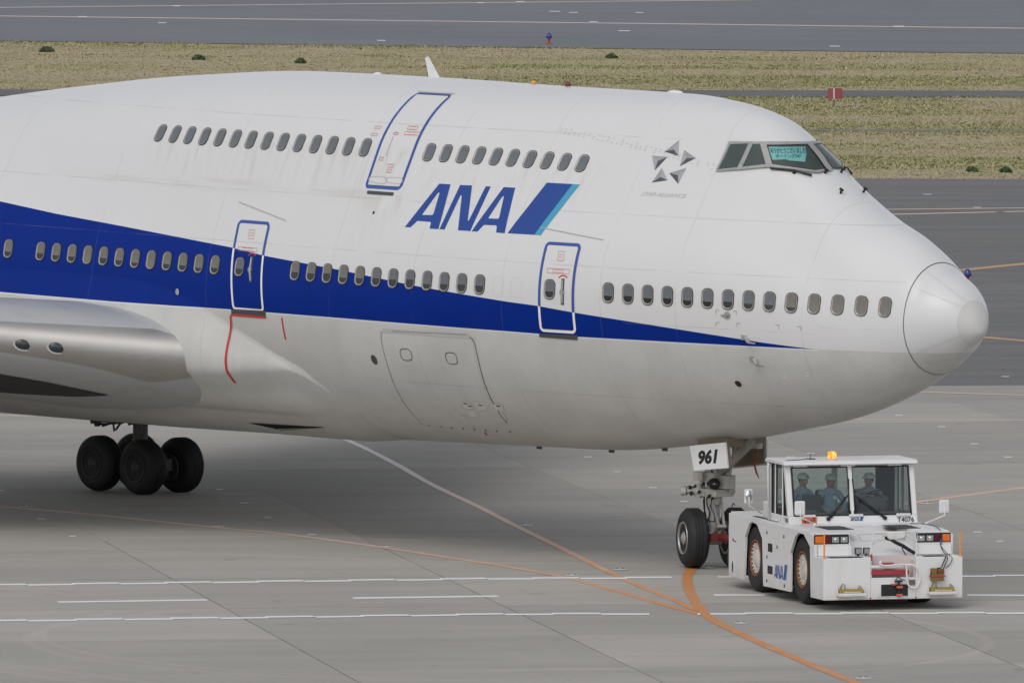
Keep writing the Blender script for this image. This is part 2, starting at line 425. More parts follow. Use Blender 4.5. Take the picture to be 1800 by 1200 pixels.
# ---- livery
def curve_node(t, xs, zs, xin):
    """height along the hull as a float curve: x -46..0, z 0..12"""
    n = t.node('ShaderNodeFloatCurve'); cv = n.mapping.curves[0]
    pts = sorted((min(1, max(0, (x+46)/46)), z/12) for x, z in zip(xs, zs))
    while len(cv.points) < len(pts): cv.points.new(.5, .5)
    for p, q in zip(cv.points, pts): p.location = q; p.handle_type = 'VECTOR'
    n.mapping.use_clip = False; n.mapping.update()
    t.put(n.inputs[1], t.math('DIVIDE', t.math('ADD', xin, 46), 46))
    return t.math('MULTIPLY', n.outputs[0], 12)
ST_UP = [[-27.118,6.874],[-25.13,6.703],[-22.864,6.549],[-19.246,6.287],[-18.111,6.166],[-15.674,5.995],[-13.354,5.784],[-10.812,5.595],[-9.927,5.545],[-8.968,5.451],[-6.289,5.231],[-4.456,5.075],[-3.152,4.985]]
ST_LO = [[-26.637,4.961],[-22.893,4.956],[-19.085,4.983],[-15.628,4.993],[-10.864,4.975],[-8.974,4.954],[-6.335,4.969],[-4.475,4.98],[-3.152,4.985],[-1.193,4.999]]
WHITE = (.66, .66, .662); BLUE = (.0004, .021, .215); BELLY = (.545, .543, .522)
def m_livery(name, swap=False):
    t = NT(name); v = t.coord('Object'); s = t.sep(v); x, z = s[0], s[2]
    up = curve_node(t, [-46]+[p[0] for p in ST_UP]+[0], [8.4]+[p[1] for p in ST_UP]+[4.99], x)
    lo = curve_node(t, [-46]+[p[0] for p in ST_LO]+[0], [4.96]+[p[1] for p in ST_LO]+[5.02], x)
    gt = lambda a, b, w=.006: t.math('MULTIPLY_ADD', t.math('SUBTRACT', a, b), 1/w, .5, clamp=True)
    above = gt(z, up); below = gt(lo, z)
    fwd = gt(x, -3.078)
    inb = t.math('MULTIPLY', t.math('SUBTRACT', 1, above), t.math('SUBTRACT', 1, below)); inb = t.math('MULTIPLY', inb, t.math('SUBTRACT', 1, fwd))
    lo2 = gt(t.math('SUBTRACT', lo, .03), z)
    below = t.math('MAXIMUM', t.math('MULTIPLY', below, fwd), lo2)
    if swap:
        t.base(t.mix(inb, (.035, .085, .36), (.78, .78, .78))); t.set(Roughness=.35); return t.m
    n1 = t.noise(v, .8, 5, .6); n2 = t.noise(v, 1.0, 6, .6, (5.0, 2, .35)); n3 = t.noise(v, 7, 5, .7); n4 = t.noise(v, 1.0, 5, .6, (.5, .6, 6))
    c = t.mix(n1, tuple(k*.955 for k in WHITE), WHITE)
    # weather streaks under the upper window belt and below the upper door
    band = t.math('MULTIPLY', t.ramp(z, 7.3, 8.3), t.ramp(z, 8.62, 8.42)); bx = t.math('MULTIPLY', t.ramp(x, -23.2, -22.4), t.ramp(x, -9.0, -9.8))
    k = t.math('MULTIPLY', t.math('MULTIPLY', band, bx), t.ramp(n2, .47, .74)); c = t.mix(t.math('MULTIPLY', k, .40), c, (.46, .40, .31))
    b2 = t.math('MULTIPLY', t.math('MULTIPLY', t.ramp(z, 6.2, 7.6), t.ramp(z, 7.66, 7.55)), t.math('MULTIPLY', t.ramp(x, -15.9, -15.5), t.ramp(x, -14.2, -14.7)))
    c = t.mix(t.math('MULTIPLY', t.math('MULTIPLY', b2, t.ramp(n2, .4, .7)), .42), c, (.48, .42, .33))
    hz = t.math('MULTIPLY', t.math('MULTIPLY', t.ramp(z, 7.30, 7.62), t.ramp(z, 7.75, 7.60)), t.math('MULTIPLY', t.ramp(x, -29, -21), t.ramp(x, -15.2, -16)))
    c = t.mix(t.math('MULTIPLY', t.math('MULTIPLY', hz, t.ramp(n4, .4, .65)), .38), c, (.48, .43, .35))
    bl = t.mix(n1, tuple(k*.9 for k in BLUE), tuple(k*1.1 for k in BLUE)); bl = t.mix(t.math('MULTIPLY', t.ramp(n2, .5, .75), .25), bl, (.008, .014, .12))
    c = t.mix(inb, c, bl)
    gb = t.mix(t.ramp(n1, .3, .7), tuple(k*.93 for k in BELLY), tuple(k*1.04 for k in BELLY)); gb = t.mix(t.math('MULTIPLY', t.ramp(n2, .45, .75), .10), gb, (.33, .315, .285))
    gb = t.mix(t.math('MULTIPLY', t.ramp(n3, .55, .75), .12), gb, (.28, .27, .25))
    c = t.mix(below, c, gb)
    # skin joints: hoops at frames, lengthwise laps
    hoop = None
    for xs in (-3.398, -6.442, -8.35, -10.95, -13.5, -16.0, -19.9, -23.6, -27.4):
        q = t.ramp(t.math('ABSOLUTE', t.math('SUBTRACT', x, xs)), .012, .004)
        hoop = q if hoop is None else t.math('MAXIMUM', hoop, q)
    lap = None
    for zs, xa, xb in ((6.42, -46, -1.3), (7.50, -46, -2.2), (9.05, -46, -7.6), (3.72, -15.5, -1.4), (5.44, -3.0, -1.2), (5.30, -7.8, -3.1)):
        q = t.math('MULTIPLY', t.ramp(t.math('ABSOLUTE', t.math('SUBTRACT', z, zs)), .012, .004), t.math('MULTIPLY', gt(x, xa, .01), gt(xb, x, .01)))
        lap = q if lap is None else t.math('MAXIMUM', lap, q)
    ln = t.math('MULTIPLY', t.math('MAXIMUM', hoop, lap), t.ramp(t.noise(v, .9, 3), .34, .56))
    c = t.mix(t.math('MULTIPLY', ln, .25), c, (.16, .15, .14))
    t.base(c); t.put(t.b.inputs['Roughness'], t.math('MULTIPLY_ADD', n3, .14, .25)); t.set(Coat_Weight=.04, Coat_Roughness=.15)
    t.put(t.b.inputs['Specular IOR Level'], t.math('MULTIPLY_ADD', inb, -.28, .38))
    wav = t.noise(v, 1.0, 3, .5, (1.6, 1.2, 1.2)); t.bump(t.math('SUBTRACT', wav, t.math('MULTIPLY_ADD', t.math('SINE', t.math('MULTIPLY', x, 12.37)), -.07, t.math('MULTIPLY', ln, .25))), .22, .02)
    return t.m
M_SKIN = m_livery('aircraft_skin'); M_TRIM = m_livery('door_trim_paint', True)
M_BLUE = plain('logo_blue', (.016, .058, .27), .35, var=.06); M_CYAN = plain('logo_light_blue', (.06, .32, .48), .35, var=.06)
M_RED = plain('marking_red', (.52, .035, .03), .45); M_REDP = plain('placard_red', (.55, .22, .20), .5)
M_DGREY = plain('dark_grey_paint', (.06, .06, .062), .5); M_BLACK = plain('black_rubber', (.012, .012, .013), .6, var=.3)
M_TYRE = plain('tyre_rubber', (.017, .017, .019), .72, var=.35, scale=6, dirt=(.06, .055, .05), dscale=2.5, damt=.35)
M_ALU = plain('bare_aluminium', (.42, .41, .395), .50, metal=.8, var=.10, scale=1.2, dirt=(.30, .28, .26), damt=.35)
M_GREYP = plain('grey_placard', (.60, .585, .56), .5); M_LINE = plain('panel_gap', (.07, .066, .062), .7)
M_FRAME = plain('window_rim', (.33, .31, .275), .38, metal=.25); M_GASK = plain('window_seal', (.05, .048, .045), .6)
M_SHADE_G = plain('window_shade_grey', (.13, .145, .165), .5, var=.2, scale=2.0); M_SHADE_B = plain('window_shade_beige', (.17, .16, .14), .5, var=.35, scale=2.2)
M_STEEL = plain('gear_steel', (.42, .41, .39), .42, metal=.5, dirt=(.10, .085, .07), dscale=6, damt=.6); M_GEARW = plain('gear_white_paint', (.42, .41, .38), .5, dirt=(.09, .075, .055), dscale=5, damt=.75)
M_PRIM = plain('gear_bay_primer', (.20, .17, .115), .6, var=.35, dirt=(.05, .04, .03), damt=.6); M_WPAINT = plain('aircraft_white_part', (.74, .745, .75), .35, dirt=(.45, .42, .37), damt=.25)
def m_glass_dark(name, tint, rough=.06):
    t = NT(name); n = t.noise(t.coord(), 2.5, 3); t.base(t.mix(n, tuple(k*.7 for k in tint), tint)); t.set(Roughness=rough, IOR=1.5, Specular_IOR_Level=.6); return t.m
def m_clear(name, tint, refl=.10):
    t = NT(name); tr = t.node('ShaderNodeBsdfTransparent'); tr.inputs[0].default_value = (*tint, 1)
    gl = t.node('ShaderNodeBsdfGlossy'); gl.inputs['Roughness'].default_value = .03
    fr = t.node('ShaderNodeFresnel'); fr.inputs[0].default_value = 1.5
    mx = t.node('ShaderNodeMixShader'); t.put(mx.inputs[0], t.math('MULTIPLY_ADD', fr.outputs[0], 1.0, refl*.5)); t.l.new(tr.outputs[0], mx.inputs[1]); t.l.new(gl.outputs[0], mx.inputs[2])
    t.l.new(mx.outputs[0], t.out.inputs[0]); return t.m
M_PANE = m_glass_dark('cabin_glass', (.022, .024, .028)); M_LENS = m_glass_dark('landing_light_glass', (.03, .04, .045))
M_COCK = m_clear('cockpit_glass', (.74, .80, .80), .08)

AC = thing('airliner', 'white airliner with blue side stripe and humped upper deck being towed', 'airliner', (0, 0, ROOTZ))
AC.rotation_euler = (0, PITCH, 0)

# ---- hull, radome
def ring_mesh(name, xs, mat, n=110, tip=False, cap=False):
    t = np.linspace(0, 1, n); pr = prof(xs); V = []; F = []
    for i, x in enumerate(xs):
        S = section(*[a[i] for a in pr], t, blend(x))
        V += [(x, -a, b) for a, b in S] + [(x, a, b) for a, b in S[-2:0:-1]]
    m = 2*n-2
    for i in range(len(xs)-1):
        for k in range(m): j = (k+1) % m; F.append((i*m+k, (i+1)*m+k, (i+1)*m+j, i*m+j))
    if tip: F.append(tuple(range(m)))
    if cap: F.append(tuple(reversed(range((len(xs)-1)*m, len(xs)*m))))
    return mobj(name, V, F, mat, AC, smooth=True)
ring_mesh('fuselage', np.concatenate([-np.linspace(math.sqrt(1.175), math.sqrt(14), 190)**2, -np.linspace(14.12, 46, 200)]), M_SKIN, cap=True)
ring_mesh('radome', -np.linspace(.012, math.sqrt(1.173), 60)**2, M_SKIN, tip=True)

def conform(name, bm, mat, off, g=.12, side=-1, f=None, parent=None):
    """lay a flat (x, z) outline on the skin"""
    xs = [v.co.x for v in bm.verts]; zs = [v.co.y for v in bm.verts]
    for a, b, ax in ((min(xs), max(xs), 0), (min(zs), max(zs), 1)):
        k = math.ceil(a/g)*g
        while k < b:
            co = Vector((k, 0, 0)) if ax == 0 else Vector((0, k, 0)); no = Vector((1, 0, 0)) if ax == 0 else Vector((0, 1, 0))
            bmesh.ops.bisect_plane(bm, geom=bm.verts[:]+bm.edges[:]+bm.faces[:], plane_co=co, plane_no=no); k += g
    bmesh.ops.triangulate(bm, faces=[q for q in bm.faces if len(q.verts) > 4])
    bmesh.ops.recalc_face_normals(bm, faces=bm.faces)
    f = f or (lambda x, z: skin(x, z, off, side))
    for v in bm.verts: v.co = f(v.co.x, v.co.y)
    bm.normal_update()
    s = sum((q.normal.y for q in bm.faces)) * side
    if s < 0: bmesh.ops.reverse_faces(bm, faces=bm.faces)
    return bmobj(name, bm, mat, parent or AC, smooth=True)
def ring_bm(a, b):
    bm = bmesh.new(); va = [bm.verts.new((p[0], p[1], 0)) for p in a]; vb = [bm.verts.new((p[0], p[1], 0)) for p in b]; n = len(va)
    for i in range(n): j = (i+1) % n; bm.faces.new((va[i], va[j], vb[j], vb[i]))
    return bm
def decal(name, outer, mat, off=.005, holes=(), g=.12, parent=None, f=None):
    bm = ring_bm(outer, holes[0]) if len(holes) == 1 and len(holes[0]) == len(outer) and len(outer) > 3 and not name.startswith('logo') else poly_bm(outer, holes)
    return conform(name, bm, mat, off, g, f=f, parent=parent)
def stroke(pts, w, closed=False):
    """outline of a line of width w"""
    P = np.array(pts, float); t = np.gradient(P, axis=0); t /= np.linalg.norm(t, axis=1)[:, None]+1e-9; n = np.stack([-t[:, 1], t[:, 0]], -1)*w/2
    return [tuple(q) for q in P+n]+[tuple(q) for q in (P-n)[::-1]]
def hoop(name, x, w, mat, off):
    V = []; F = []; n = 70; t = np.linspace(0, 1, n)
    for xx in (x-w/2, x+w/2):
        S = section(*[a[0] for a in prof(np.array([xx]))], t, blend(xx)); V += [(xx, -(a+off*a/1.1), b+off*(b-5.5)/1.1) for a, b in S]+[(xx, a+off*a/1.1, b+off*(b-5.5)/1.1) for a, b in S[-2:0:-1]]
    m = 2*n-2
    for k in range(m): j = (k+1) % m; F.append((k, m+k, m+j, j))
    return mobj(name, V, F, mat, AC, smooth=True)
hoop('radome_seam', -1.175, .016, M_LINE, .004)

# ---- nose cap
def nose_cap():
    xs = -np.linspace(.004, math.sqrt(.42), 44)**2; t = np.linspace(0, 1, 70); pr = prof(xs); bm = bmesh.new(); rows = []
    for i, x in enumerate(xs):
        S = section(*[a[i] for a in pr], t, blend(x)); c = np.array([x-.35, 0, 5.55])
        P = [Vector((x, -a, b)) for a, b in S]+[Vector((x, a, b)) for a, b in S[-2:0:-1]]
        rows.append([bm.verts.new(p+(p-Vector(c)).normalized()*.004) for p in P])
    m = len(rows[0])
    for a, b in zip(rows, rows[1:]):
        for k in range(m): bm.faces.new((a[k], b[k], b[(k+1) % m], a[(k+1) % m]))
    bm.faces.new(rows[0])
    p0 = Vector(([-0.245,6.092][0], 0, [-0.245,6.092][1])); p1 = Vector(([-0.247,5.165][0], 0, [-0.247,5.165][1])); d = (p1-p0); no = Vector((-d.z, 0, d.x)); no = no if no.x < 0 else -no
    bmesh.ops.bisect_plane(bm, geom=bm.verts[:]+bm.edges[:]+bm.faces[:], plane_co=p0, plane_no=no, clear_outer=True)
    return bmobj('nose_cap', bm, plain('nose_cap_paint', (.57, .56, .545), .45, var=.05), AC, smooth=True)
nose_cap()
for k in [[[-0.258,5.971],[-0.296,5.995],[-0.337,6.019],[-0.382,6.042],[-0.43,6.065],[-0.479,6.088],[-0.531,6.111],[-0.583,6.133],[-0.638,6.156],[-0.694,6.178],[-0.754,6.2],[-0.815,6.222],[-0.882,6.243],[-0.952,6.264],[-1.019,6.285],[-1.078,6.307],[-1.138,6.329]],[[-0.259,6.066],[-0.294,6.104],[-0.332,6.142],[-0.375,6.18],[-0.423,6.216],[-0.474,6.253],[-0.526,6.29],[-0.58,6.326],[-0.637,6.362],[-0.697,6.398],[-0.76,6.434],[-0.828,6.469],[-0.905,6.503],[-0.99,6.537],[-1.044,6.573],[-1.093,6.61],[-1.145,6.647]],[[-0.19,5.408],[-0.241,5.381],[-0.295,5.355],[-0.348,5.328],[-0.401,5.302],[-0.454,5.275],[-0.507,5.248],[-0.561,5.222],[-0.617,5.195],[-0.675,5.168],[-0.735,5.14],[-0.799,5.113],[-0.863,5.085],[-0.929,5.057],[-0.995,5.029],[-1.061,5.001],[-1.129,4.973]],[[-0.15,5.259],[-0.169,5.244],[-0.188,5.229],[-0.21,5.214],[-0.231,5.199],[-0.254,5.184],[-0.276,5.169],[-0.299,5.153],[-0.32,5.138],[-0.34,5.123],[-0.36,5.108],[-0.378,5.093],[-0.395,5.079],[-0.413,5.064],[-0.43,5.049],[-0.446,5.034],[-0.464,5.02]]]:
    decal('lightning_strip', stroke(k, .009), plain('strip_grey', (.60, .595, .585), .4), .006, g=.05)

# ---- airline name, emblem
LG = {"A1":[[-14.099,6.968],[-13.579,7.885],[-13.254,7.886],[-13.09,6.975],[-13.356,6.973],[-13.384,7.093],[-13.414,7.107],[-13.796,7.111],[-13.929,6.971]],"A1h":[[-13.515,7.704],[-13.471,7.706],[-13.412,7.284],[-13.429,7.246],[-13.731,7.236]],"N":[[-13.061,6.974],[-12.977,7.885],[-12.636,7.892],[-12.351,7.202],[-12.313,7.175],[-12.242,7.89],[-12.1,7.894],[-12.148,6.981],[-12.51,6.979],[-12.804,7.666],[-12.847,7.686],[-12.907,6.975]],"A2":[[-12.109,6.978],[-11.738,7.897],[-11.417,7.9],[-11.174,6.983],[-11.413,6.983],[-11.465,7.112],[-11.498,7.128],[-11.835,7.121],[-11.942,6.979]],"A2h":[[-11.664,7.711],[-11.623,7.717],[-11.5,7.286],[-11.52,7.259],[-11.794,7.257]],"S1":[[-11.097,6.986],[-10.628,8.038],[-9.926,8.038],[-10.358,6.988]],"S2":[[-10.358,6.988],[-9.926,8.038],[-9.733,8.038],[-10.18,6.985]],"Ta":[[-7.931,8.783],[-7.685,9.025],[-7.532,8.71],[-7.719,8.836]],"Tb":[[-7.451,8.834],[-7.065,8.688],[-7.385,8.508],[-7.3,8.678]],"Tc":[[-8.206,8.691],[-7.796,8.679],[-7.966,8.401],[-7.995,8.587]],"Td":[[-7.907,8.156],[-7.815,8.459],[-7.535,8.219],[-7.749,8.276]],"Te":[[-7.572,8.361],[-7.198,8.483],[-7.23,8.16],[-7.329,8.331]]}
decal('logo_letter', LG['A1'], M_BLUE, .005, [LG['A1h']]); decal('logo_letter', LG['N'], M_BLUE, .005); decal('logo_letter', LG['A2'], M_BLUE, .005, [LG['A2h']])
decal('logo_bar', LG['S1'], M_BLUE, .005); decal('logo_bar', LG['S2'], M_CYAN, .005)['label'] = 'light blue logo bar'
M_EL = plain('emblem_light', (.31, .315, .315), .4); M_EM = plain('emblem_mid', (.36, .37, .385), .4); M_ED = plain('emblem_dark', (.075, .08, .095), .4)
for k, dark in (('Ta', 0), ('Tb', 2), ('Tc', 1), ('Td', 2), ('Te', 0)):
    a, b, c, p = LG[k]; e = [(a, b), (b, c), (c, a)]
    dk = {'Ta': (2,), 'Tb': (1,), 'Tc': (1,), 'Td': (2,), 'Te': (2,)}[k]
    for i, (u, w) in enumerate(e): decal('emblem_facet', [u, w, p], M_ED if i in dk else (M_EL if i == 0 else M_EM), .006)
def skin_text(name, body, x0, x1, z0, z1, mat, shear=0.0, off=.006, bold=0.0, parent=None):
    bm = text_mesh(body, 1.0, shear, bold); fit_bm(bm, x0, x1, z0, z1); return conform(name, bm, mat, off, .2, parent=parent)
skin_text('alliance_lettering', 'STAR ALLIANCE', -8.04, -6.89, 7.886, 7.966, plain('lettering_grey', (.45, .45, .45), .5), .3, .006, .0)

# ---- cabin windows
def window_meshes():
    o, m, i = round_rect(.295, .418, .122), round_rect(.268, .390, .112), round_rect(.222, .340, .09)
    n = len(o); V = []; F = []; MI = []
    for loop, h in ((o, .001), (o, .010), (m, .013), (m, .016), (i, .006), (i, .003)): V += [(a, b, h) for a, b in loop]
    for r in range(5):
        for k in range(n): j = (k+1) % n; F.append((r*n+k, r*n+j, (r+1)*n+j, (r+1)*n+k)); MI.append(0 if r < 2 else 1)
    fr = bpy.data.meshes.new('window'); fr.from_pydata(V, [], F); fr.materials.append(M_GASK); fr.materials.append(M_FRAME); fr.polygons.foreach_set('material_index', MI); fr.update()
    pn = bpy.data.meshes.new('pane'); pn.from_pydata([(a, b, .0035) for a, b in i], [], [tuple(range(n))]); pn.materials.append(M_PANE); pn.update()
    return fr, pn, i
WFR, WPN, WIN = window_meshes()
def shade_mesh(drop, mat):
    z0 = .165-drop*.33; P = [(a*.97, b*.985) for a, b in WIN]; Q = []
    for (a, b), (c, d) in zip(P, P[1:]+P[:1]):
        if b >= z0: Q.append((a, b))
        if (b-z0)*(d-z0) < 0: f = (z0-b)/(d-b); Q.append((a+(c-a)*f, z0))
    me = bpy.data.meshes.new('shade'); me.from_pydata([(a, b, .0055) for a, b in Q], [], [tuple(range(len(Q)))]); me.materials.append(mat); me.update(); return me
SH = {(round(d, 2), k): shade_mesh(d, m) for d in (.5, .58, .64, .7, .78, 1.0) for k, m in (('g', M_SHADE_G), ('b', M_SHADE_B))}
def frame_at(x, z, off=.002, f=None):
    n = nrm(x, z); u = Vector((1, 0, 0)); u = (u-n*u.dot(n)).normalized(); v = n.cross(u)
    M = Matrix((u, v, n)).transposed().to_4x4(); M.translation = skin(x, z, off); return M
def add_window(x, z, shade, parent=None):
    w = bpy.data.objects.new('window', WFR); link(w, parent or AC); w.matrix_local = frame_at(x, z)
    pn_ = link(bpy.data.objects.new('pane', WPN), w); rt = (RNG.normal()*.007, RNG.normal()*.009, 0); pn_.rotation_euler = rt; pn_.location = (0, 0, .002)
    if shade: sh_ = link(bpy.data.objects.new('shade', SH[shade]), w); sh_.rotation_euler = rt; sh_.location = (0, 0, .002)
    return w
WN = {"aft":[[-26.411,5.897],[-25.346,5.897],[-24.829,5.897],[-24.312,5.898],[-23.795,5.898],[-23.278,5.898],[-22.761,5.898],[-22.244,5.898],[-21.728,5.899],[-21.211,5.899],[-20.694,5.899],[-20.177,5.899],[-19.66,5.899]],"mid":[[-17.104,5.907],[-16.6,5.907],[-16.096,5.907],[-15.591,5.908],[-15.087,5.908],[-14.583,5.908],[-14.079,5.908],[-13.574,5.909],[-13.07,5.909],[-12.566,5.909],[-12.061,5.91],[-11.557,5.91]],"fwd":[[-8.136,5.91],[-7.63,5.91],[-7.128,5.911],[-6.629,5.911],[-6.132,5.912],[-5.636,5.913],[-5.141,5.913],[-4.645,5.914],[-4.148,5.914],[-3.648,5.915],[-3.145,5.915],[-2.637,5.916],[-2.125,5.916],[-1.606,5.917]],"up1":[[-22.61,8.538],[-22.106,8.537],[-21.603,8.536],[-21.099,8.535],[-20.596,8.535],[-20.092,8.534],[-19.589,8.533],[-19.085,8.532],[-18.582,8.531],[-18.078,8.53],[-17.575,8.529],[-17.071,8.528],[-16.567,8.527],[-16.064,8.526]],"up2":[[-14.193,8.504],[-13.723,8.504],[-13.251,8.502],[-12.779,8.5],[-12.306,8.496],[-11.831,8.491],[-11.356,8.485],[-10.88,8.478],[-10.402,8.469],[-9.924,8.46]]}
for i, (x, z) in enumerate(WN['aft']): add_window(x, z, ((1.0, .78, .7, .64)[(i*7) % 4] if i % 3 else .7, 'b'))
for i, (x, z) in enumerate(WN['mid']): add_window(x, z, ((.58, .5, .64, .58, .7)[(i*3) % 5], 'g' if i > 4 else 'b'))
for i, (x, z) in enumerate(WN['fwd']): add_window(x, z, ((.7, .64, .7, .64, .7, .7, .64, .7, .7, .78, 1.0, 1.0, 1.0, 1.0)[i], 'g' if i < 9 else 'b'))
for i, (x, z) in enumerate(WN['up1']+WN['up2']): add_window(x, z, (1.0, 'g'))
for x in (-11.055, -10.564): decal('window_plug', [(x+a, 5.90+b) for a, b in round_rect(.30, .42, .12)], plain('plug_line', (.60, .59, .575), .45), .003, [[(x+a, 5.90+b) for a, b in round_rect(.276, .396, .11)]])

# ---- doors
def panel_loop(xl, xr, z0, z1, r, d=0.0, dt=None, n=9):
    """rounded outline between two edge curves x(z); d shrinks it"""
    L = lambda z: float(np.interp(z, xl[0], xl[1])); Q = lambda z: float(np.interp(z, xr[0], xr[1]))
    a0, a1 = z0+d, z1-(d if dt is None else dt); r = max(.02, r-d); W_ = Q((z0+z1)/2)-L((z0+z1)/2); ru = r/W_; du = d/W_; o = []
    for cu, cz, t0 in ((1-du-ru, a1-r, 0), (du+ru, a1-r, PI/2), (du+ru, a0+r, PI), (1-du-ru, a0+r, 1.5*PI)):
        for k in range(n+1): t = t0+PI/2*k/n; u = cu+ru*math.cos(t); z = cz+r*math.sin(t); o.append((L(z)+(Q(z)-L(z))*u, z))
    return o
def quad_in(p, m):
    c = (sum(q[0] for q in p)/4, sum(q[1] for q in p)/4); w = max(q[0] for q in p)-min(q[0] for q in p); h = max(q[1] for q in p)-min(q[1] for q in p)
    return [(c[0]+(q[0]-c[0])*(1-2*m/w), c[1]+(q[1]-c[1])*(1-2*m/h)) for q in p]
def door(name, spec, win, hand, sill, placards, label=None, w=.058):
    xl, xr, z0, z1, r, wt = spec
    lp = panel_loop(xl, xr, z0, z1, r); inn = panel_loop(xl, xr, z0, z1, r, w, wt); gap = panel_loop(xl, xr, z0, z1, r, w+.014, wt+.01)
    d = decal(name, gap, M_SKIN, .009)
    if label: d['label'] = label
    decal('door_outline', lp, M_TRIM, .010, [inn], parent=d)
    decal('door_gap', inn, M_LINE, .006, [gap], parent=d)
    if win: add_window(win[0], win[1], (.64, 'g'), d).matrix_local = frame_at(win[0], win[1], .010)
    if hand:
        (ax, az), (bx, bz), (cx, cz) = hand
        o = stroke([(ax+(cx-ax)*i/12, az+(cz-az)*i/12) for i in range(13)], .085); decal('handle_recess', o, M_DGREY, .012, parent=d)
        b = MB(); b.tube([skin(ax, az-.03, .02), skin(bx, bz, .035), skin(cx, cz+.03, .02)], [.018, .028, .018]); b.cyl(skin(bx, bz, .012), skin(bx, bz, .045), .055); b.build('door_handle', M_STEEL, d, angle=40)
        decal('handle_arrow', stroke([(ax+.15*math.cos(a), az-.09+.15*math.sin(a)) for a in np.linspace(R(45), R(140), 14)], .028), M_RED, .013, parent=d, g=.3)
    decal('door_sill', sill, M_DGREY, .014, parent=d)
    for p in placards:
        xs = [q[0] for q in p]; q2 = quad_in(p, .011)
        decal('placard', p, M_REDP, .0135, [q2], parent=d, g=.5)
        cx = sum(xs)/4; cz = sum(q[1] for q in p)/4; ww = (max(xs)-min(xs))*.27; hh = .011
        for k in (-1, 1): decal('placard_text', [(cx-ww, cz+k*.025-hh/2), (cx+ww, cz+k*.025-hh/2), (cx+ww, cz+k*.025+hh/2), (cx-ww, cz+k*.025+hh/2)], M_REDP, .0135, parent=d, g=.5)
    return d
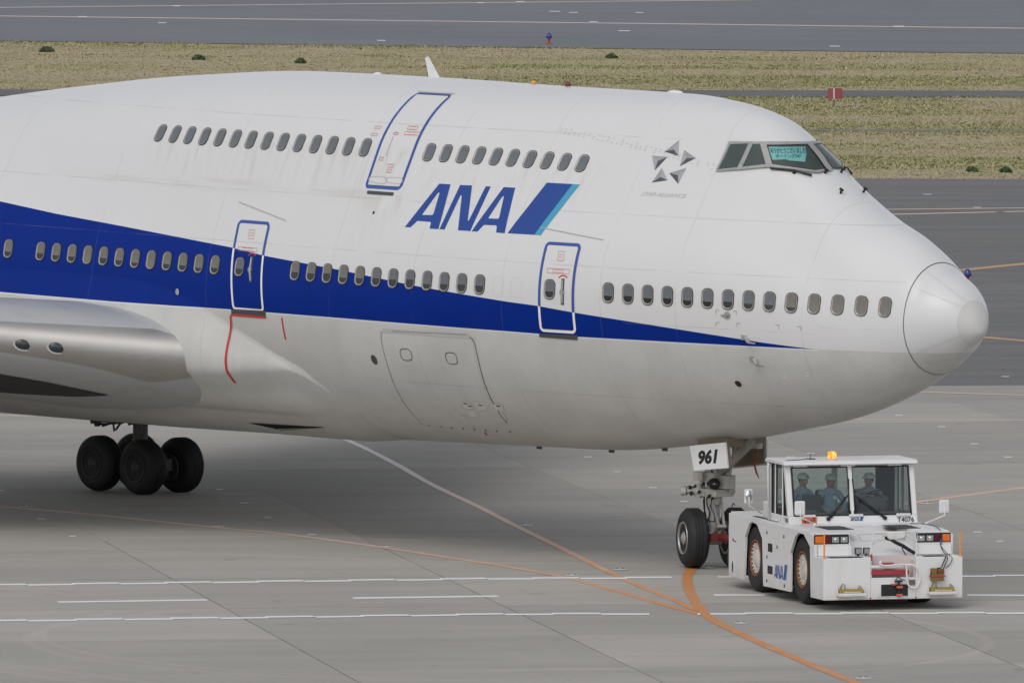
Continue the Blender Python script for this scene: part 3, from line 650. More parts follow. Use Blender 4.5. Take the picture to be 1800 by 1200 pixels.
D = {"D2":[[-19.182,6.848],[-18.345,6.879],[-18.235,6.803],[-18.208,6.742],[-18.117,6.126],[-18.075,5.379],[-18.044,5.079],[-18.109,5.0],[-18.904,4.968],[-19.045,5.074],[-19.108,5.574],[-19.164,6.072],[-19.259,6.714],[-19.239,6.803]],"D2w":[[-18.864,5.9]],"D2h":[[-18.527,6.142],[-18.506,5.856],[-18.466,5.596]],"D2sill":[[-19.09,4.996],[-17.987,5.019],[-18.003,4.892],[-19.083,4.9]],"D2red":[[-19.102,4.899],[-17.991,4.898],[-17.986,4.855],[-19.11,4.85]],"D2arc":[[-18.688,6.134],[-18.557,6.198],[-18.376,6.142]],"red2":[[-17.523,4.893],[-17.477,4.904],[-17.464,4.436],[-17.513,4.426]],"D2pl":[[-18.825,6.679],[-18.656,6.682],[-18.603,6.491],[-18.793,6.489]],"D2pl2":[[-19.034,6.315],[-18.415,6.315],[-18.402,6.223],[-19.013,6.234]],"D1":[[-9.887,6.851],[-9.114,6.877],[-9.026,6.82],[-8.949,6.171],[-8.979,5.45],[-9.008,5.076],[-9.082,5.01],[-9.855,5.012],[-9.95,5.07],[-9.949,5.401],[-9.923,5.816],[-9.969,6.674],[-9.973,6.796]],"D1w":[[-9.652,5.907]],"D1h":[[-9.323,6.143],[-9.315,5.866],[-9.311,5.599]],"D1sill":[[-9.978,4.975],[-8.984,4.99],[-9.01,4.885],[-9.993,4.901]],"D1arc":[[-9.457,6.157],[-9.331,6.198],[-9.202,6.155]],"D1pl":[[-9.574,6.693],[-9.417,6.696],[-9.382,6.498],[-9.547,6.494]],"D1pl2":[[-9.78,6.336],[-9.188,6.34],[-9.18,6.232],[-9.764,6.234]],"DU":[[-15.616,9.66],[-14.681,9.659],[-14.593,9.628],[-14.576,9.2],[-14.585,8.79],[-14.594,7.847],[-14.638,7.704],[-15.575,7.69],[-15.69,7.768],[-15.711,7.974],[-15.69,8.625],[-15.693,9.183],[-15.688,9.619]],"DUsill":[[-15.575,7.649],[-14.778,7.648],[-14.773,7.58],[-15.552,7.582]],"DUcap":[[-15.761,9.645],[-15.715,9.696],[-14.665,9.703],[-14.621,9.639],[-14.692,9.665],[-15.638,9.67]],"DUp1":[[-15.238,8.219],[-15.051,8.219],[-15.054,8.142],[-15.21,8.144]],"DUp2":[[-15.22,8.114],[-15.061,8.115],[-15.057,8.039],[-15.209,8.041]],"DUp3":[[-15.098,9.009],[-14.8,9.01],[-14.784,8.934],[-15.079,8.931]],"DUp4":[[-15.108,8.897],[-14.656,8.899],[-14.639,8.826],[-15.086,8.822]],"DUl":[[-15.363,8.373],[-15.344,8.773]],"DUl1":[[-15.61,7.94],[-15.182,7.95],[-15.12,7.809],[-15.579,7.832]],"DUl2":[[-15.123,7.941],[-14.709,7.951],[-14.688,7.828],[-15.121,7.853]],"DUp5":[[-16.075,8.968],[-15.862,8.971],[-15.862,8.918],[-16.045,8.916]],"DUp6":[[-16.065,8.827],[-15.865,8.824],[-15.855,8.771],[-16.046,8.769]],"DUp7":[[-15.552,8.35],[-15.425,8.347],[-15.41,8.274],[-15.539,8.277]],"DUp8":[[-15.427,8.863],[-15.272,8.864],[-15.255,8.821],[-15.41,8.82]],"cargo":[[-14.396,4.796],[-11.919,4.799],[-11.83,4.694],[-11.866,4.174],[-11.967,3.543],[-12.08,2.943],[-14.726,2.73],[-14.631,3.385],[-14.535,4.089],[-14.507,4.602],[-14.454,4.748]],"chinge":[[-14.419,4.839],[-11.864,4.857],[-11.898,4.767],[-14.435,4.76]],"cl1":[[-13.996,4.42],[-13.718,4.431],[-13.735,4.219],[-14.011,4.212]],"cl2":[[-12.683,4.416],[-12.41,4.425],[-12.429,4.213],[-12.693,4.205]],"cst1":[[-12.848,3.389],[-12.622,3.391],[-12.658,3.23],[-12.898,3.226]],"cst2":[[-12.472,3.393],[-12.231,3.398],[-12.257,3.231],[-12.535,3.219]],"cst3":[[-12.906,3.196],[-12.656,3.202],[-12.702,3.05],[-12.934,3.047]],"cst4":[[-11.976,3.373],[-11.71,3.395],[-11.779,3.241],[-11.981,3.243]],"cst5":[[-13.267,3.043],[-13.121,3.041],[-13.162,2.969],[-13.297,2.972]],"cst6":[[-13.3,2.843],[-13.176,2.846],[-13.213,2.785],[-13.328,2.787]],"cred":[[-13.157,2.667],[-13.112,2.675],[-13.129,2.616],[-13.2,2.599]],"cdots":[[-14.583,2.734],[-14.257,2.731],[-13.95,2.727],[-13.62,2.729],[-13.29,2.731],[-12.974,2.732],[-12.655,2.735],[-12.278,2.738]]}
d2 = door('passenger_door', [[[5.074,5.574,6.072,6.714,6.803],[-19.045,-19.108,-19.164,-19.259,-19.239]],[[5.079,5.379,6.126,6.742,6.803],[-18.044,-18.075,-18.117,-18.208,-18.235]],4.98,6.87,0.11,0.058], D['D2w'][0], D['D2h'], D['D2sill'], [D['D2pl'], D['D2pl2']], 'passenger door within the blue stripe above the wing root')
d1 = door('passenger_door', [[[5.401,5.816,6.674,6.796],[-9.949,-9.923,-9.969,-9.973]],[[5.076,5.45,6.171,6.82],[-9.008,-8.979,-8.949,-9.026]],5.015,6.87,0.11,0.058], D['D1w'][0], D['D1h'], D['D1sill'], [D['D1pl'], D['D1pl2']], 'forward passenger door below the airline name')
du = door('upper_deck_door', [[[7.768,7.974,8.625,9.183,9.619],[-15.69,-15.711,-15.69,-15.693,-15.688]],[[7.704,7.847,8.79,9.2,9.628],[-14.638,-14.594,-14.585,-14.576,-14.593]],7.7,9.665,0.1,0.022], None, None, D['DUsill'], [D['DUp1'], D['DUp2'], D['DUp3'], D['DUp4'], D['DUp7'], D['DUp8']])
for k in ('DUl1', 'DUl2'):
    lp = smooth_loop(D[k], 32); decal('latch_flap', lp, plain('flap_line', (.50, .48, .45), .5), .013, [inset(lp, .018)], parent=du, g=.3)
decal('exit_arrow', stroke([(D['DUl'][0][0], D['DUl'][0][1]+.398*i/8) for i in range(9)], .016), M_REDP, .0135, parent=du, g=.3)
decal('door_hood', stroke([(-15.70+1.10*i/16, 9.682) for i in range(17)], .022), plain('hood_grey', (.50, .49, .47), .5), .016, parent=du)
for k in ('DUp5', 'DUp6'): decal('placard', D[k], M_REDP, .006, [quad_in(D[k], .010)], g=.5)
decal('sill_red_line', D['D2red'], M_RED, .016, parent=d2)
decal('walkway_line', D['red2'], M_RED, .006)
decal('walkway_line', stroke([(-19.12-.10*i/24, 4.86-1.26*i/24) for i in range(25)], .055), M_RED, .012, f=lambda x, z: body(x, z, .02), g=.06)

# ---- cargo door
cg = decal('cargo_door', inset(smooth_loop(D['cargo'], 99), .02), M_SKIN, .006)
for q_, w_ in (([(-12.1, 4.812), (-11.90, 4.80), (-11.80, 4.71), (-11.785, 4.55), (-11.814, 4.179), (-11.916, 3.548), (-11.98, 3.2), (-12.039, 2.947)], .018), ([(-14.38, 4.79), (-14.45, 4.73), (-14.498, 4.603), (-14.526, 4.09), (-14.623, 3.385), (-14.721, 2.73)], .011)):
    decal('door_gap', stroke(smooth_loop(q_, 40, False), w_), M_LINE, .009, parent=cg)
decal('hinge', D['chinge'], plain('hinge_grey', (.47, .46, .44), .45), .012, parent=cg)
for i in range(44): x = -14.1+i*.049; decal('hinge_knuckle', [(x, 4.795+.001*i), (x+.022, 4.795+.001*i), (x+.022, 4.812+.001*i), (x, 4.812+.001*i)], M_LINE, .016, parent=cg, g=.5) if i % 1 == 0 else None
for k in ('cl1', 'cl2'): lp = smooth_loop(D[k], 40); decal('latch_panel', lp, M_LINE, .012, [inset(lp, .016)], parent=cg, g=.3)
for k in ('cst1', 'cst2', 'cst3', 'cst4', 'cst5', 'cst6'): decal('placard', D[k], M_GREYP, .013, parent=cg if k != 'cst4' else None, g=.3)
for q in ((-12.78, 3.34), (-12.70, 3.29), (-12.36, 3.33), (-11.85, 3.34)): decal('placard_text', [(q[0]-.05, q[1]-.012), (q[0]+.06, q[1]-.012), (q[0]+.06, q[1]+.012), (q[0]-.05, q[1]+.012)], M_LINE, .016, parent=cg, g=.5)
decal('jack_mark', D['cred'], M_RED, .010, parent=cg, g=.3)
for x, z in D['cdots']: decal('latch_hole', [(x+.022*math.cos(a), z+.016*math.sin(a)) for a in np.linspace(0, 2*PI, 9)[:-1]], M_BLACK, .010, parent=cg, g=.5)
decal('cabin_air_port', [(-14.88+.085*math.cos(a), 4.153+.105*math.sin(a)) for a in np.linspace(0, 2*PI, 19)[:-1]], M_DGREY, .007, g=.3)
decal('drain_hole', [(-15.176+.03*math.cos(a), 7.214+.035*math.sin(a)) for a in np.linspace(0, 2*PI, 11)[:-1]], M_BLACK, .007, g=.3)
decal('static_port', [(-5.254+.075*math.cos(a), 4.166+.065*math.sin(a)) for a in np.linspace(0, 2*PI, 19)[:-1]], M_BLACK, .007, g=.3)
decal('lamp_lens', [(-20.78+.06*math.cos(a), 5.27+.07*math.sin(a)) for a in np.linspace(0, 2*PI, 17)[:-1]], plain('lamp_grey', (.35, .36, .34), .3), .03, g=.3)
M_BRK = plain('bracket_grey', (.40, .39, .38), .5); M_BRW = plain('bracket_white', (.72, .71, .69), .5)
for k, pts in enumerate([[[-5.435,5.605],[-5.428,5.683],[-5.352,5.683]],[[-5.006,5.683],[-4.925,5.683],[-4.932,5.609]],[[-5.45,5.35],[-5.442,5.429],[-5.358,5.433]],[[-4.944,5.355],[-4.937,5.438],[-4.851,5.438]],[[-4.003,5.45],[-3.915,5.448],[-3.92,5.36]],[[-3.5,5.44],[-3.41,5.44],[-3.415,5.36]],[[-5.599,4.302],[-5.615,4.218],[-5.526,4.226]],[[-5.077,4.339],[-5.094,4.255],[-5.011,4.261]],[[-4.111,4.351],[-4.014,4.36],[-4.008,4.444]],[[-3.572,4.417],[-3.478,4.426],[-3.474,4.511]]]):
    a, b, c = pts
    for u, w in ((a, b), (b, c)):
        decal('corner_mark', stroke([(u[0]+(w[0]-u[0])*i/3, u[1]+(w[1]-u[1])*i/3) for i in range(4)], .016), M_BRW if k > 5 else M_BRK, .006, g=.3)
for (x0, z0), (x1, z1) in (((-19.41, 7.235), (-17.77, 6.92)), ((-10.27, 7.142), (-8.50, 6.968))):
    decal('rain_gutter', stroke([(x0+(x1-x0)*i/12, z0+(z1-z0)*i/12) for i in range(13)], .016), plain('gutter_grey', (.40, .385, .36), .5), .012)
for row in range(3):
    for i in range(34):
        x = -10.9+i*.135; z = 9.13-row*.045-.0105*i-.00022*i*i
        if RNG.random() < .75: decal('rivet_patch', [(x, z), (x+.05, z), (x+.05, z+.012), (x, z+.012)], plain('rivet_grey', (.46, .445, .42), .5), .006, g=.5)
# sensors on the nose flank
b = MB(); p = skin(-5.15, 5.59, 0); n = nrm(-5.15, 5.59); b.cyl(p, p+n*.02, .075, n=20); b.cyl(p+n*.02, p+n*.06, .03); b.bar(p+n*.05, p+n*.05+Vector((-.16, 0, -.005)), .012, .03); b.build('angle_vane', M_STEEL, AC, angle=40)
for q in ([(-4.756, 5.153), (-4.658, 5.08), (-4.36, 5.078)], [(-4.655, 4.718), (-4.564, 4.63), (-4.23, 4.632)]):
    b = MB(); p = skin(*q[0], .0); n = nrm(*q[0]); b.bar(p-n*.01+Vector((-.02, 0, 0)), p+n*.02+Vector((.0, 0, 0)), .16, .10); b.tube([p, skin(*q[1], .07), skin(*q[1], .10)+Vector((.05, 0, 0)), skin(q[1][0], q[1][1], .10)+Vector((.28, -.06, 0))], [.045, .034, .022, .016]); b.build('pitot_probe', M_STEEL, AC, angle=40)

# ---- cockpit glazing: (bearing about the flight deck, height)
CK = {"ck3":[[-0.968,8.985],[-0.671,9.016],[-0.822,8.531],[-1.122,8.469]],"ck2":[[-0.619,9.006],[-0.534,9.017],[-0.509,8.618],[-0.761,8.545]],"ck1":[[-0.465,8.996],[-0.024,9.007],[-0.052,8.54],[-0.16,8.51],[-0.456,8.626]],"wiper":[[-0.478,8.536],[-0.305,8.489],[-0.209,8.41]],"probes":[[-0.084,8.475],[-0.1,8.093]],"frame":[[-0.999,9.044],[-0.485,9.06],[-0.246,9.061],[-0.002,9.052],[0.024,9.053999999999998],[-0.026,8.498000000000001],[-0.067,8.493],[-0.16,8.459],[-0.331,8.539],[-0.477,8.568],[-0.773,8.492],[-1.148,8.431]],"ck1p":[[0.064,9.002],[0.364,9.004],[0.344,8.62],[0.105,8.534],[0.006,8.549]],"frame_p":[[0.024,9.053999999999998],[0.524,9.055],[1.0,9.057],[1.13,8.444],[0.8,8.505],[0.544,8.56],[0.125,8.489],[-0.026,8.498000000000001]],"ck2p":[[0.679,9.006],[0.5940000000000001,9.017],[0.569,8.618],[0.821,8.545]],"ck3p":[[1.028,8.985],[0.7310000000000001,9.016],[0.8819999999999999,8.531],[1.1820000000000002,8.469]],"sign0":-0.453,"sign1":-0.126,"sz0":8.692,"sz1":8.971,"sign":[[-0.453,8.969],[-0.068,8.973],[-0.183,8.693],[-0.453,8.691]]}
def deckpt(phi, z, off):
    """skin point seen from the flight deck centre along bearing phi"""
    lo, hi = 0.0, 4.5; c, s = math.cos(phi), math.sin(phi)
    for _ in range(36):
        m = (lo+hi)/2; x = -7.0+m*c; inside = x < -.01 and hw(x, z) > abs(m*s)
        lo, hi = (m, hi) if inside else (lo, m)
    return Vector((-7.0+lo*c, lo*s, z)), c, s
def deck(phi, z, off):
    p = deckpt(phi, z, 0)[0]; a = deckpt(phi+.02, z, 0)[0]-deckpt(phi-.02, z, 0)[0]; b = deckpt(phi, z+.03, 0)[0]-deckpt(phi, z-.03, 0)[0]
    n = a.cross(b).normalized(); n = n if n.x > 0 else -n
    return p + n*off
def ck_patch(name, outer, mat, off, holes=(), mir=1, parent=None, g=.07):
    bm = ring_bm(outer, holes[0]) if len(holes) == 1 and len(holes[0]) == len(outer) else poly_bm(outer, holes); xs = [v.co.x for v in bm.verts]; zs = [v.co.y for v in bm.verts]
    for a, b, ax, gg in ((min(xs), max(xs), 0, g), (min(zs), max(zs), 1, g)):
        k = math.ceil(a/gg)*gg
        while k < b:
            co = Vector((k, 0, 0)) if ax == 0 else Vector((0, k, 0)); no = Vector((1, 0, 0)) if ax == 0 else Vector((0, 1, 0))
            bmesh.ops.bisect_plane(bm, geom=bm.verts[:]+bm.edges[:]+bm.faces[:], plane_co=co, plane_no=no); k += gg
    for v in bm.verts: v.co = deck(v.co.x*mir, v.co.y, off)
    bmesh.ops.recalc_face_normals(bm, faces=bm.faces); bm.normal_update()
    if sum(q.normal.x*q.calc_area() for q in bm.faces) < 0: bmesh.ops.reverse_faces(bm, faces=bm.faces)
    return bmobj(name, bm, mat, parent or AC, smooth=True)
M_CKFR = plain('windscreen_frame_grey', (.36, .355, .345), .45, metal=.3, var=.2, scale=9, dirt=(.22, .21, .2), dscale=5); M_DARK = plain('flight_deck_dark', (.095, .112, .10), .6, var=.4, scale=2)
for sfx in ('', '_p'):
    ks = ['ck1', 'ck2', 'ck3'] if not sfx else ['ck1p', 'ck2p', 'ck3p']
    ck_patch('cockpit_frame', CK['frame'+sfx], M_CKFR, .040, [CK[k] for k in ks])
    for k in ks:
        pn = ck_patch('cockpit_window', CK[k], M_COCK, .034)
        ck_patch('window_seal', CK[k], M_BLACK, .043, [inset(CK[k], .012)], 1, pn) if 'ck1' in k else None
        ck_patch('flight_deck_interior', CK[k], M_DARK if k != 'ck1p' else plain('flight_deck_pale', (.22, .26, .24), .7), .014, parent=pn)
wp = [deck(p, z, .05) for p, z in CK['wiper']]
b = MB(); b.tube([wp[0], wp[1]], .022, 6); b.tube([wp[1], wp[2]], [.018, .030], 6); b.cyl(wp[1]-Vector((.05, 0, .05)), wp[1], .035); b.build('windscreen_wiper', M_BLACK, AC, angle=40)
wp = [deck(-p, z, .05) for p, z in CK['wiper']]
b = MB(); b.tube([wp[0], wp[1]], .022, 6); b.tube([wp[1], wp[2]], [.018, .030], 6); b.build('windscreen_wiper', M_BLACK, AC, angle=40)
for (p, z) in CK['probes']:
    for mir in (1, -1):
        a = deck(p*mir, z, -.01); c = deck(p*mir, z, .10); b = MB(); b.cyl(a, c, .024); b.cyl(c-Vector((.04, 0, -.01)), c+Vector((.04, 0, -.02)), .030, .022); b.build('air_probe', M_BLACK, AC, angle=40)
# ---- crown: blade aerial, beacons, bumps
b = MB(); b.add([(-16.20, -.02, 9.93), (-16.52, -.02, 9.93), (-16.66, -.012, 10.34), (-16.56, -.012, 10.37), (-16.20, .02, 9.93), (-16.52, .02, 9.93), (-16.66, .012, 10.34), (-16.56, .012, 10.37)], [(0, 1, 2, 3), (7, 6, 5, 4), (0, 4, 5, 1), (1, 5, 6, 2), (2, 6, 7, 3), (3, 7, 4, 0)]); b.build('blade_aerial', M_WPAINT, AC, bevel=.008)
b = MB(); b.ell((-13.30, 0, 9.95), .06, .05, .05); b.build('beacon', plain('beacon_amber', (.70, .32, .02), .3), AC, smooth=True)['label'] = 'amber crown beacon'
b = MB(); b.ell((-12.25, 0, 9.95), .07, .06, .07); b.build('beacon', plain('beacon_red', (.16, .02, .03), .3), AC, smooth=True)['label'] = 'dark red crown beacon'
for x, l in ((-9.01, .22), (-18.14, .10)): b = MB(); b.ell((x, 0, 9.925), l, .1, .05); b.build('aerial_fairing', M_WPAINT, AC, smooth=True)

# ---- wing-to-body fairing
def fairing(side):
    xs = np.concatenate([np.linspace(-16.45, -21.5, 64), np.linspace(-21.8, -36, 40)]); n = 56; V = []; F = []
    for x in xs:
        zs = float(np.interp(x, SEAM[0], SEAM[1])); pr = prof(np.array([x])); kz = float(pr[1][0]-pr[2][0]*pr[0][0])
        S = section(*[a[0] for a in pr], np.linspace(0, 1, 400))[:, :]; k = S[:, 1] <= zs; S = S[:max(3, k.sum())]
        d = np.r_[0, np.cumsum(np.linalg.norm(np.diff(S, axis=0), axis=1))]; q = np.linspace(0, d[-1], n)
        w = np.interp(q, d, S[:, 0]); z = np.interp(q, d, S[:, 1])
        # outward normal of the section
        tw = np.gradient(w); tz = np.gradient(z); L = np.hypot(tw, tz)+1e-9; nw, nz = tz/L, -tw/L
        o = fair_off(np.full(n, x), z); o[-2:] = .001
        V += [(x, side*max(0, a), b) for a, b in zip(w+nw*o, z+nz*o)]
    for i in range(len(xs)-1):
        for k in range(n-1):
            a = (i*n+k, i*n+k+1, (i+1)*n+k+1, (i+1)*n+k); F.append(a if side > 0 else a[::-1])
    return mobj('wing_fairing', V, F, M_SKIN, AC, smooth=True)
fairing(-1); fairing(1)
# air scoop under the belly and small marks
pts = [(-20.35, 2.30), (-19.9, 2.33), (-18.35, 2.42), (-19.2, 2.22)]
b = MB(); P = [body(x, z, .015) for x, z in [(-20.5, 2.52), (-17.95, 2.58), (-19.75, 2.40)]]; b.add(P, [(0, 1, 2), (2, 1, 0)]); b.build('air_scoop', M_BLACK, AC)
b = MB(); P = [body(x, z, .03) for x, z in [(-19.85, 2.39), (-17.95, 2.585), (-19.7, 2.46)]]; b.add(P, [(0, 1, 2), (2, 1, 0)]); b.build('scoop_lip', plain('scoop_cream', (.48, .46, .40), .5), AC)
# ---- wings
def airfoil(s, t): return 5*t*(.2969*math.sqrt(s)-.126*s-.3516*s*s+.2843*s**3-.1015*s**4)
WS = [(2.4, -19.44, 3.81, 15.6, .150), (3.3, -20.25, 3.90, 15.0, .150), (6.0, -22.70, 4.20, 13.4, .145), (9.0, -25.45, 4.56, 11.8, .135), (13, -29.1, 5.02, 9.6, .12), (20, -35.2, 5.8, 7.1, .10), (28, -42.2, 6.7, 4.6, .095)]
def wing_at(y):
    Y = [w[0] for w in WS]; return [float(np.interp(y, Y, [w[k] for w in WS])) for k in (1, 2, 3, 4)]
def wing_pt(y, s, up, side, off=0.0):
    x, z, c, t = wing_at(y); h = airfoil(s, t)*c; tw = -.03*s*c
    a = 1 if up else -1
    return (x-s*c-(0 if s > .004 else -off), side*y, z+a*(h*(1 if up else .98)+ (off if s > .004 else 0))+tw)
def wing(side):
    S = [0]+[(.006*1.5**k) for k in range(0, 13)]; S = [s for s in S if s < .93]+[1.0]; ys = [2.4, 3.3, 3.9, 4.6, 5.4, 6.2, 7, 8, 9, 11, 13, 16, 20, 24, 28]; V = []; F = []
    loop = [(s, True) for s in S[::-1]]+[(s, False) for s in S[1:]]
    for y in ys: V += [wing_pt(y, s, u, side) for s, u in loop]
    m = len(loop)
    for i in range(len(ys)-1):
        for k in range(m):
            j = (k+1) % m; a = (i*m+k, i*m+j, (i+1)*m+j, (i+1)*m+k); F.append(a if side < 0 else a[::-1])
    F.append(tuple(range((len(ys)-1)*m, len(ys)*m)))
    w = mobj('wing', V, F, plain('wing_grey', (.40, .41, .415), .38, var=.05, scale=.8, dirt=(.30, .29, .27), damt=.3), AC, smooth=True, angle=50)
    # bright leading edge skin with a pointed inboard end
    V = []; F = []; ns = 17; ny = 30
    for a in range(ny):
        for k in range(ns):
            v = -1+2*k/(ns-1); y0 = 3.10+.60*max(0, (abs(v)-.42)/.58); y = y0+(26-y0)*(a/(ny-1))**1.6; s = .034*abs(v)**1.7*(1 if v < 0 else float(np.interp(y, [3.2, 3.8, 4.5, 5.2, 6.4, 9], [1.6, 1.15, .66, .42, .22, .15])))*(1 if v > 0 else float(np.interp(y, [3.3, 6.5], [1, .62])))
            x, z, c, t = wing_at(y); h = airfoil(s, t)*c*(1 if v < 0 else -.98)
            nx, nz = math.cos(v*1.1), -math.sin(v*1.1); V.append((x-s*c+.008*nx, side*y, z+h+.008*nz-.03*s*c))
    for a in range(ny-1):
        for k in range(ns-1):
            q = (a*ns+k, (a+1)*ns+k, (a+1)*ns+k+1, a*ns+k+1); F.append(q if side < 0 else q[::-1])
    le = mobj('leading_edge', V, F, M_ALU, w, smooth=True)
    return w
wing_r = wing(-1); wing(1)
shade_outline = [(3.72, .125), (4.88, .095), (6.5, .072), (9, .06), (9, .30), (5.0, .27), (3.95, .17)]
bm = poly_bm(shade_outline)
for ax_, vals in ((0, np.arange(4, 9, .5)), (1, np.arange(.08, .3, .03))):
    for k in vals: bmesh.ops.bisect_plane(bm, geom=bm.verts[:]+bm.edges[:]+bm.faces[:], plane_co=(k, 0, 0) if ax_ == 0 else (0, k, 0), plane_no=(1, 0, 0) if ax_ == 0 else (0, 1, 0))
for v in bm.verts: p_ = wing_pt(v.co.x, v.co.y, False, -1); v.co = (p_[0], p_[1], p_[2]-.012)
bmobj('underside_shade', bm, plain('underside_shade_dark', (.035, .034, .033), .8), wing_r)  # dark sheet paints the shade on the aft wing underside, no opening
for y in (5.42, 5.95):
    x, z, c, t = wing_at(y); n = Vector((.80, -.55, .02)).normalized(); p = Vector((x-.045, -y, z-.05)); ax = Vector((-.55, -.80, .10)).normalized(); upv = n.cross(ax)*-1
    b = MB(); V = [p+n*.012]+[p+ax*(.235*math.cos(a))+upv*(.150*math.sin(a))+n*.010 for a in np.linspace(0, 2*PI, 25)[:-1]]
    b.add(V, [(0, 1+k, 1+(k+1) % 24) for k in range(24)]); b.build('lamp_ring', plain('lamp_ring_grey', (.50, .49, .47), .45, metal=.5), wing_r)
    V = []; F = []
    for r in range(5):
        for k in range(24): a = 2*PI*k/24; f = math.cos(r/4*PI/2); V.append(p+ax*(.19*f*math.cos(a))+upv*(.115*f*math.sin(a))+n*(.014+.05*math.sin(r/4*PI/2)))
    for r in range(4):
        for k in range(24): j = (k+1) % 24; F.append((r*24+k, r*24+j, (r+1)*24+j, (r+1)*24+k))
    mobj('landing_light', V, F, M_LENS, wing_r, smooth=True)

# ---- undercarriage
def wheel(parent, c, axis, r=.622, w=.46, rim_mat=None, tyre=None):
    c = Vector(c); d = Vector(axis).normalized()
    pr = [(-w/2+.03, r*.55), (-w/2, r*.62), (-w/2, r*.72), (-w/2+.03, r*.86), (-w/2+.085, r*.955), (-w/2+.14, r*.992)]
    gr = []
    for g in (-.10, -.035, .035, .10): gr += [(g-.012, r), (g-.010, r-.014), (g+.010, r-.014), (g+.012, r)]
    full = pr+gr+[(-a, b) for a, b in pr[::-1]]
    b = MB(); b.lathe(c, d, full, 48); o = b.build('wheel', tyre or M_TYRE, parent, angle=35)
    for s in (-1, 1):
        b = MB(); q = [(s*(w/2-.035), r*.56), (s*(w/2+.002), r*.54), (s*(w/2-.004), r*.50), (s*(w/2-.06), r*.47), (s*(w/2-.075), r*.30), (s*(w/2-.02), r*.20), (s*(w/2+.02), r*.10), (s*(w/2+.02), .001)]
        b.lathe(c, d, q, 32)
        u = Vector((0, 0, 1)); x = d.cross(u).normalized()
        for k in range(9):
            a = 2*PI*k/9; e = c+x*(r*.385*math.cos(a))+u*(r*.385*math.sin(a)); b.cyl(e+d*(s*(w/2-.08)), e+d*(s*(w/2-.062)), .045, n=10)
        for k in range(12): a = 2*PI*k/12+.1; e = c+x*(r*.25*math.cos(a))+u*(r*.25*math.sin(a)); b.cyl(e+d*(s*(w/2-.07)), e+d*(s*(w/2-.045)), .014, n=6)
        b.build('rim', rim_mat or M_STEEL, o, angle=35)
    return o
# nose gear, steered to starboard with the tug
NX = -7.70; STR = R(-27.0); gz = .134
hd = Vector((math.cos(STR), math.sin(STR), 0)); lt = Vector((-math.sin(STR), math.cos(STR), 0))
ng = MB(); A0 = Vector((NX, 0, gz+.622))
ng.cyl(A0, Vector((NX, 0, 1.55)), .115, n=24); ng.cyl(Vector((NX, 0, 1.12)), Vector((NX, 0, 1.18)), .15, n=24); ng.cyl(Vector((NX, 0, 1.45)), Vector((NX, 0, 1.52)), .17, n=24); ng.cyl(Vector((NX, 0, 1.5)), Vector((NX, 0, 2.75)), .165, n=24)
ng.cyl(A0-lt*.5, A0+lt*.5, .075, n=20); ng.cyl(A0-lt*.16, A0+lt*.16, .15, n=20)
NG = ng.build('nose_gear', M_GEARW, AC, angle=40)
wheel(NG, A0-lt*.457, lt); wheel(NG, A0+lt*.457, lt)
b = MB()
for s in (-.10, .10):
    b.bar(Vector((NX, 0, 1.50))+hd*.17+lt*s, Vector((NX, 0, 1.03))+hd*.50+lt*s*.6, .05, .07); b.bar(Vector((NX, 0, 1.03))+hd*.50+lt*s*.6, Vector((NX, 0, .72))+hd*.14+lt*s, .05, .07)
b.cyl(Vector((NX, 0, 1.03))+hd*.50-lt*.1, Vector((NX, 0, 1.03))+hd*.50+lt*.1, .045); b.build('torque_link', M_STEEL, NG, angle=40)
b = MB(); b.box(NX-.34, NX+.30, -.26, .26, 1.62, 1.78); b.box(NX-.22, NX+.24, -.24, .24, 1.86, 2.12); b.box(NX-.30, NX-.02, -.34, -.1, 1.95, 2.12)
b.cyl((NX-.2, -.12, 1.72), (NX-.36, -.25, 1.72), .085, n=18); b.cyl((NX-.36, -.25, 1.72), (NX-.47, -.35, 1.715), .055, n=18); b.cyl((NX-.47, -.35, 1.715), (NX-.56, -.43, 1.71), .095, n=18); b.cyl((NX-.26, -.2, 1.58), (NX-.26, -.2, 1.86), .09, n=16); b.cyl((NX-.42, -.2, 1.66), (NX-.42, -.2, 1.80), .06, n=12)
b.cyl((NX-.1, .3, 1.70), (NX-.1, .62, 1.70), .09, n=16); b.build('steering_unit', M_GEARW, NG, angle=40, bevel=.01)
b = MB()
for k, (dx, dy, z0, z1) in enumerate([(-.19, -.12, .8, 2.0), (-.2, .05, .9, 1.9), (.14, -.17, 1.1, 2.2), (.02, -.2, .75, 1.7), (-.12, -.17, 1.2, 2.3)]):
    b.tube([(NX+dx*(1+.3*math.sin(i*1.3+k)), dy*(1+.25*math.cos(i*1.7+k)), z0+(z1-z0)*i/7) for i in range(8)], .014, 6)
for k in range(4): a = k*1.3; b.tube([(NX-.22-.08*i, -.15-.06*i+.05*math.sin(i*2+a), 1.72+.10*math.cos(i*1.6+a)) for i in range(5)], .012, 5)
for k in range(14): q = RNG.random(3); b.cyl((NX-.42+.7*q[0], -.34+.2*q[1], 1.55+.5*q[2]), (NX-.36+.7*q[0], -.37+.2*q[1], 1.58+.5*q[2]), .03, n=8)
b.build('hydraulic_hose', M_BLACK, NG, smooth=True)
b = MB(); pL = Vector((NX+.22, -.26, 1.905)); ld = (hd+Vector((0, 0, .02))).normalized(); b.lathe(pL, ld, [(0, .05), (.02, .115), (.11, .118), (.12, .10), (.10, .095)], 24); b.build('taxi_light', M_BLACK, NG, angle=40)
b = MB(); b.lathe(pL, ld, [(.104, .092), (.09, .06), (.085, .001)], 20); lens = NT('taxi_lamp_mirror'); lens.base((.85, .82, .74)); lens.set(Metallic=.95, Roughness=.22); b.build('lamp_reflector', lens.m, NG, smooth=True)
